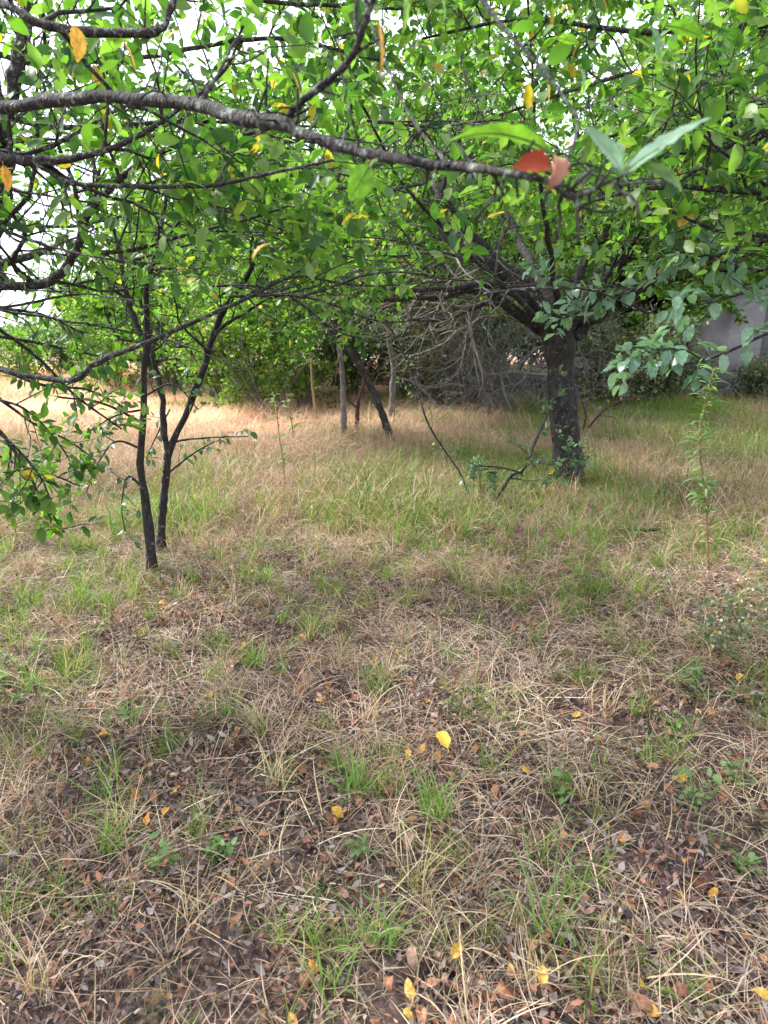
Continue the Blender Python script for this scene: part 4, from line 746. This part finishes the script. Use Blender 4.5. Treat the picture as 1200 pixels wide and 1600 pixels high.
# ================================================================== CONCRETE WALL
YW = 15.2; x0 = (1035 - 600) / FPX * YW; x1 = x0 + 14; zb = float(gz(x0, YW)) - .3
wl = thing('concrete_wall', 'weathered grey concrete wall at the right edge behind the trees', 'wall', (x0, YW, zb))
m, t, N = newmat('weathered_concrete'); L = t.links.new; tc = N('ShaderNodeTexCoord'); n1 = N('ShaderNodeTexNoise'); n1.inputs['Scale'].default_value = 1.6; n1.inputs['Detail'].default_value = 9; n1.inputs['Roughness'].default_value = .7; L(tc.outputs['Object'], n1.inputs['Vector'])
rr_ = ramp(t, [(.3, (.13, .122, .13)), (.55, (.2, .19, .2)), (.72, (.3, .285, .29))]); L(n1.outputs[0], rr_.inputs[0]); bs = N('ShaderNodeBsdfPrincipled'); bs.inputs['Roughness'].default_value = .9
n2 = N('ShaderNodeTexNoise'); n2.inputs['Scale'].default_value = 40; L(tc.outputs['Object'], n2.inputs['Vector']); bp = N('ShaderNodeBump'); bp.inputs['Strength'].default_value = .4; bp.inputs['Distance'].default_value = .01; L(n2.outputs[0], bp.inputs['Height'])
L(rr_.outputs[0], bs.inputs['Base Color']); L(bp.outputs[0], bs.inputs['Normal']); oo = N('ShaderNodeOutputMaterial'); L(bs.outputs[0], oo.inputs[0]); M_conc = m
def box(mb, a, b):
    a = np.array(a, float); b = np.array(b, float); V = np.array([[(a, b)[i][0], (a, b)[j][1], (a, b)[k][2]] for i in (0, 1) for j in (0, 1) for k in (0, 1)])
    mb.add(V, np.array([(0, 1, 3, 2), (4, 6, 7, 5), (0, 4, 5, 1), (2, 3, 7, 6), (0, 2, 6, 4), (1, 5, 7, 3)]))
k = 0; xx = 0
while xx < 13.9:
    mb = MB(); box(mb, (xx + .006, 0 + .004 * (k % 2), 0), (xx + 2.0 - .006, .22, 2.75)); obj('panel', mb.mesh('panel'), M_conc, wl); xx += 2.0; k += 1
mb = MB(); box(mb, (-.04, -.05, 2.75), (14.0, .27, 2.87)); obj('coping', mb.mesh('coping'), M_conc, wl)
mb = MB(); box(mb, (-.02, -.12, -.2), (14.0, -.003, .42)); obj('footing', mb.mesh('footing'), M_conc, wl)
def rock(px, Y, s, seed, label):
    rn = np.random.default_rng(seed); x = (px - 600) / FPX * Y; import bmesh as bm_; bm = bm_.new(); bm_.ops.create_icosphere(bm, subdivisions=3, radius=1)
    for v in bm.verts:
        n_ = v.co.copy(); d = 1 + .18 * math.sin(3 * n_.x + seed) * math.cos(2.3 * n_.y) + .08 * math.sin(7 * n_.z + 5 * n_.x); v.co = Vector((n_.x * s[0] * d, n_.y * s[1] * d, n_.z * s[2] * d))
    me = bpy.data.meshes.new('rock'); bm.to_mesh(me); bm.free(); o = obj('rock', me, M_conc); o.location = (x, Y, float(gz(x, Y)) + s[2] * .3); o.rotation_euler = (0, 0, seed); tag(o, label, 'rock')
rock(1145, 14.7, (.7, .4, .26), 1, 'long grey boulder at the foot of the concrete wall'); rock(1075, 14.5, (.35, .3, .22), 2, 'small grey rock at the left foot of the wall')

# ================================================================== STEMS AND WEEDS ON THE RIGHT
def stems(name, label, base_px, paths, bark, seed, nside=5, Ls=(.15, .45), leaf=None, nl=3, size=(.03, .05), cat='shrub', cap=40):
    b = G(*base_px); root = thing(name, label, cat, b); rn = np.random.default_rng(seed); loc = np.array(root.location); PP, DD, SS = [], [], []
    for pts in paths:
        c, r = traced([(a, c_, b[1] + dy, w_) for a, c_, dy, w_ in pts], 16, rn, .12)
        mb = MB(); tubes(mb, c[None], r[None], 6); obj('stem', mb.mesh('stem', loc, True), bark, root)
        A, AR = spawn(rn, c[None], r[None], nside, .3, Ls, 6, .2, (0, 0, .0), .7, .6, (0, 0, .2)); mb = MB(); tubes(mb, A, AR, 4); obj('twig', mb.mesh('twig', loc, True), bark, root)
        if leaf: p, d, s = twig_leaves(rn, A, AR, nl, size, .3); PP.append(p); DD.append(d); SS.append(s)
    if leaf: add_leaves(root, rn, np.concatenate(PP), np.concatenate(DD), np.concatenate(SS), leaf, cap, TPL6, .5, 6)
    return root
stems('bare_sapling', 'bare red brown sapling in front of the wall at the right edge', (1204, 612), [((1204, 612, 0, 9), (1190, 560, 0, 9), (1178, 500, 0, 8), (1162, 455, 0, 7), (1140, 380, 0, 5)), ((1200, 605, 0, 5), (1165, 560, 0, 4), (1135, 520, 0, 3), (1125, 470, 0, 2)), ((1202, 610, 0, 5), (1170, 580, 0, 4), (1120, 540, 0, 3))], M_barkR, 201, 5, (.2, .6), M_yellow, 1, (.05, .07))
stems('sucker_clump', 'clump of thin dark shoots in the grass right of the old trunk', (1040, 638), [((1038, 640, 0, 7), (1033, 600, 0, 6), (1025, 560, 0, 5), (1010, 480, 0, 4)), ((1050, 640, 0, 5), (1045, 600, 0, 4), (1060, 540, 0, 3)), ((1030, 640, 0, 4), (1015, 600, 0, 3), (1005, 560, 0, 3)), ((1060, 645, 0, 4), (1035, 610, 0, 3), (1022, 590, 0, 2))], M_bark, 202, 6, (.2, .6), M_leafG, 4, (.05, .08))
stems('thin_sapling', 'single thin dark upright stem right of the clump of shoots', (1086, 640), [((1086, 640, 0, 9), (1084, 600, 0, 8), (1080, 560, 0, 7), (1068, 500, 0, 5), (1060, 420, 0, 4))], M_bark, 203, 8, (.3, .8), M_leafG, 5, (.05, .08))
stems('young_shoot', 'curved dark leafy shoot rising from the grass to the old trunk', (765, 800), [((764, 800, 0, 4), (783, 768, .0, 5), (800, 742, .1, 5), (818, 735, .1, 5), (832, 700, .2, 4), (850, 660, .3, 3), (880, 590, .4, 2)), ((812, 738, .1, 3), (780, 730, 0, 2), (740, 728, -.1, 2)), ((825, 720, .1, 3), (870, 725, -.3, 2), (900, 710, -.4, 2))], M_bark, 204, 9, (.15, .45), M_leafD, 9, (.05, .08), cap=120)
stems('young_shoot', 'thin drooping green shoot with small leaves left of the old trunk', (735, 795), [((737, 797, 0, 2.5), (722, 745, .0, 2.5), (692, 700, 0, 2.5), (668, 660, 0, 3), (652, 610, .1, 3), (625, 540, .2, 3), (590, 480, .2, 2))], M_bark, 205, 12, (.1, .3), M_weed, 5, (.035, .05), cap=60)
stems('young_shoot', 'short reddish leafy shoot in the grass beside the curved one', (752, 795), [((754, 797, 0, 5), (750, 760, 0, 4), (748, 730, 0, 3))], M_stalk, 206, 8, (.15, .4), M_leafD, 6, (.04, .06), cap=60)
stems('low_bramble', 'low leafy bramble at the right foot of the old plum', (905, 690), [((905, 692, .2, 4), (930, 655, .2, 4), (960, 630, .2, 3), (1000, 620, .2, 2)), ((905, 690, .2, 4), (915, 650, .2, 3), (905, 615, .2, 2))], M_barkR, 207, 7, (.2, .45), M_leafG, 5, (.04, .07), cap=60)
def tall_weed(base, pts, seed, label, n, L, width, lower_dry=.45, wid=8, leafm=None, name='tall_weed', flowers=False, droop=-.5):
    b = G(*base); root = thing(name, label, 'weed', b); rn = np.random.default_rng(seed); loc = np.array(root.location)
    c, r = traced([(a, c_, b[1], w_ * .7) for a, c_, w_ in pts], 20, rn, .1); mb = MB(); tubes(mb, c[None], r[None], 6); obj('stem', mb.mesh('stem', loc, True), M_stalk, root)
    t_ = rn.uniform(.08, 1, (1, n)); p, T, _ = sample(c[None], r[None], t_); p = p[0]; T = T[0]; t_ = t_[0]; d = norm(perp(rn, T) + T * .75 + np.array([0, 0, droop * .2]))
    V, F = leaf_mesh('leaf', 5, width, 1.5, .2, .0, .5, 3, .1)
    vm = []
    for mt in (leafm or M_weed, M_stalk): me = mesh_np('leaf', V, [F], True); me.materials.append(mt); vm.append(me)
    X, Y_, Z = leaf_frames(rn, d, .4); s = rn.uniform(L[0], L[1], n)
    for i in range(n):
        o = obj('leaf', vm[1] if t_[i] < lower_dry else vm[0], None, root); o.matrix_local = mat4(p[i], X[i], Y_[i], Z[i], float(s[i]) * (.6 if t_[i] < lower_dry else 1), loc)
    return root
tall_weed((1107, 895), [(1107, 895, 8), (1105, 820, 7), (1101, 760, 6), (1093, 690, 6), (1104, 620, 4), (1116, 575, 3)], 301, 'tall weed with a green leafy top and brown dry foot at right', 260, (.04, .16), .12, .25)
tall_weed((446, 770), [(446, 770, 4), (442, 720, 4), (436, 680, 3), (432, 640, 3), (426, 612, 2)], 302, 'tall thin weed with hanging dark leaves in the dry clearing', 34, (.08, .16), .16, .2)
tall_weed((460, 700), [(460, 700, 4), (457, 670, 3), (452, 640, 3), (448, 615, 2)], 303, 'small pale green weed behind the tall thin one', 30, (.08, .18), .2, .1)
tall_weed((497, 672), [(497, 672, 7), (493, 640, 6), (488, 600, 5), (486, 560, 3)], 304, 'brown dry upright stalk at the back of the meadow', 24, (.05, .1), .15, 1.1)
tall_weed((25, 850), [(25, 850, 4), (22, 800, 4), (15, 740, 3), (14, 700, 2)], 305, 'leafy green weed at the left edge of the picture', 36, (.1, .2), .17, .1)
# small broad leaved weeds near the camera
def small_weed(px, py, h, seed, label, n=22, L=(.02, .04), mat=None, width=.45, nst=4, spread=.5):
    b = G(px, py); root = thing('small_weed', label, 'weed', b); rn = np.random.default_rng(seed); loc = np.array(root.location); a = rn.uniform(0, 6.28, nst)
    Q = grow(rn, np.repeat((b - [0, 0, .01])[None], nst, 0), np.column_stack([np.cos(a) * spread, np.sin(a) * spread, np.ones(nst)]), rn.uniform(.6, 1.1, nst) * h, 8, .15, (0, 0, 0)); Rr = np.linspace(.0022, .001, 8)[None] * np.ones((nst, 1))
    for q, r in zip(Q, Rr): mb = MB(); tubes(mb, q[None], r[None], 5); obj('stem', mb.mesh('stem', loc, True), mat or M_weed, root)
    p, d, s = twig_leaves(rn, Q, Rr, n // nst + 2, L, .15); add_leaves(root, rn, p, d, s, mat or M_weed, 60, TPL6, .4, 0); return root
SW = [(880, 1255, .14, 'small round leaved green weed on the bare litter right of centre'), (1080, 1262, .15, 'bushy green weed beside the bent yellow leaf'), (1150, 1235, .13, 'green weed sprig near the right edge above the litter'), (1165, 1375, .07, 'tiny green weed near the lower right edge'), (215, 1135, .13, 'pale green weed in the litter at left'), (340, 1345, .1, 'low green weed lower left of the green tuft'), (240, 1370, .1, 'low green weed amid dry grass at lower left'),
      (20, 1100, .22, 'leafy green weed at the left edge'), (40, 1050, .2, 'green weed behind the left edge one'), (700, 1110, .06, 'tiny weed in the straw just behind the bright yellow leaf'), (565, 1330, .06, 'tiny weed below the green tuft'), (1050, 1150, .12, 'small weed left of the toppled green weed')]
for i, (px, py, h, lb) in enumerate(SW): small_weed(px, py, h, 400 + i, lb, 30, (.018, .04))
# toppled green weed and the one with pale flowers on the right
b = G(1095, 1095); root = thing('toppled_weed', 'long green weed bent over the litter at right', 'weed', b); rn = np.random.default_rng(55)
for p_ in [((1200, 1125, b[1], 7), (1160, 1120, b[1], 7), (1110, 1100, b[1], 7), (1075, 1090, b[1] + .02, 6), (1058, 1075, b[1] + .05, 5), (1068, 1040, b[1] + .08, 4)), ((1110, 1100, b[1], 5), (1085, 1070, b[1] + .1, 4), (1090, 1030, b[1] + .15, 3))]:
    c, r = traced(p_, 16, rn, .1); c[:, 2] = np.maximum(c[:, 2], gz(c[:, 0], c[:, 1]) + .02); mb = MB(); tubes(mb, c[None], r[None] * .6, 6); obj('stem', mb.mesh('stem', b, True), M_weed, root)
    p, d, s = twig_leaves(rn, c[None], r[None], 46, (.04, .09), .1); vm = variants(M_weed, 3, 5, .2, 'narrow'); X, Y_, Z = leaf_frames(rn, d, .5)
    for i in range(len(p)): o = obj('leaf', vm[i % 3], None, root); o.matrix_local = mat4(p[i], X[i], Y_[i], Z[i], float(s[i]), b)
def flower_weed(px, py, h, seed, label):
    b = G(px, py); root = thing('flowering_weed', label, 'weed', b); rn = np.random.default_rng(seed); loc = np.array(root.location); nst = 7; a = rn.uniform(0, 6.28, nst)
    Q = grow(rn, np.repeat((b - [0, 0, .01])[None], nst, 0), np.column_stack([np.cos(a) * .5, np.sin(a) * .5, np.ones(nst)]), rn.uniform(.6, 1.1, nst) * h, 8, .12, (0, 0, 0)); Rr = np.linspace(.0025, .001, 8)[None] * np.ones((nst, 1))
    mb = MB(); tubes(mb, Q, Rr, 4); A, AR = spawn(rn, Q, Rr, 6, .3, (.06, .15), 5, .2, (0, 0, .05), .8, .7, (0, 0, .2)); tubes(mb, A, AR, 4); obj('stem', mb.mesh('stem', loc, True), M_weed, root)
    p, d, s = twig_leaves(rn, A, AR, 3, (.02, .04), .1); add_leaves(root, rn, p, d, s, M_leafG, 60, TPL6, .5, 0)
    vm = variants(M_pale, 3, 2, .9, 'fl'); tips = A[::3, -1]
    for i, q in enumerate(tips):
        for k in range(2): 
            q2 = q + rn.normal(0, .008, 3); dd = norm(rn.normal(size=3) + np.array([0, 0, 1])); X, Y_, Z = leaf_frames(rn, dd[None], .5); o = obj('flower_head', vm[k], None, root); o.matrix_local = mat4(q2, X[0], Y_[0], Z[0], .018, loc)
flower_weed(1175, 1000, .38, 501, 'grey green weed with pale flower heads at the right edge'); flower_weed(1120, 1020, .28, 502, 'smaller pale flowered weed left of the taller one'); flower_weed(1215, 960, .4, 503, 'pale flowered weed cut off by the right edge')
# conspicuous near grass plants: long blades
def grass_plant(px, py, n, L, W, mat, seed, label, lean=.3, bend=(.3, 1.4), rad=.02, dirs=None):
    b = G(px, py); root = thing('grass_plant', label, 'grass', b); rn = np.random.default_rng(seed)
    for i in range(n):
        mb = MB(); blades(mb, rn, 1, rad * 1.8, L, W, bend, 8, 0, lean=lean); obj('blade', mb.mesh('blade'), mat, root)
    return root
M_blade = leafmat('grass_blade', [(0, (.12, .22, .05)), (1, (.2, .31, .09))], .4, .45, .35); M_bladeD = leafmat('dry_blade', [(0, (.5, .38, .23)), (.6, (.62, .5, .34)), (1, (.48, .3, .2))], .25, .6, .25)
GP = [(555, 1250, 34, (.12, .28), (.004, .008), M_blade, 'lush green grass tuft left of the bright yellow leaf'), (680, 1290, 34, (.12, .28), (.004, .008), M_blade, 'green grass tuft in front of the bright yellow leaf'), (855, 1480, 22, (.22, .42), (.004, .008), M_blade, 'long green grass blades fanning up at lower right'), (600, 1480, 28, (.14, .28), (.004, .008), M_blade, 'broad green grass tuft at bottom middle'), (520, 1560, 10, (.1, .2), (.006, .01), M_blade, 'wide flat green blades at the bottom'),
      (360, 1130, 26, (.12, .24), (.003, .006), M_blade, 'green grass clump left of the middle litter'), (170, 1220, 12, (.1, .22), (.003, .006), M_blade, 'small green grass clump at left'), (940, 930, 44, (.12, .24), (.004, .006), M_blade, 'bright green grass clump on the slope right of centre'),
      (580, 1130, 22, (.14, .3), (.002, .004), M_bladeD, 'dry grass tuft behind the lush green one'), (200, 1300, 20, (.12, .26), (.002, .004), M_bladeD, 'pale dry grass tuft at lower left'), (300, 1440, 20, (.14, .28), (.002, .0045), M_bladeD, 'spreading dry grass tuft left of the bottom middle'), (920, 1260, 14, (.12, .26), (.003, .005), M_bladeD, 'dry upright stalks right of the bare litter'), (830, 1550, 26, (.12, .28), (.002, .004), M_bladeD, 'dry grass tuft at the bottom, right of middle'), (430, 1230, 20, (.12, .26), (.002, .004), M_bladeD, 'arching dry tuft left of the lush green grass'),
      (950, 1110, 22, (.12, .26), (.002, .004), M_bladeD, 'dry tuft with dead stalks right of centre'), (485, 1000, 24, (.15, .3), (.002, .004), M_bladeD, 'dry tuft on the slope left of centre'), (60, 1560, 26, (.14, .3), (.002, .0045), M_bladeD, 'dry tuft in the bottom left corner'), (650, 1380, 14, (.14, .3), (.002, .0045), M_bladeD, 'dry looping blades in front of the green tufts')]
for i, (px, py, n_, L_, W_, mt, lb) in enumerate(GP): grass_plant(px, py, n_, L_, W_, mt, 600 + i, lb)
print('leaves', nB, nA, nC, n1_, n2_, nT, 'objects', len(bpy.data.objects))
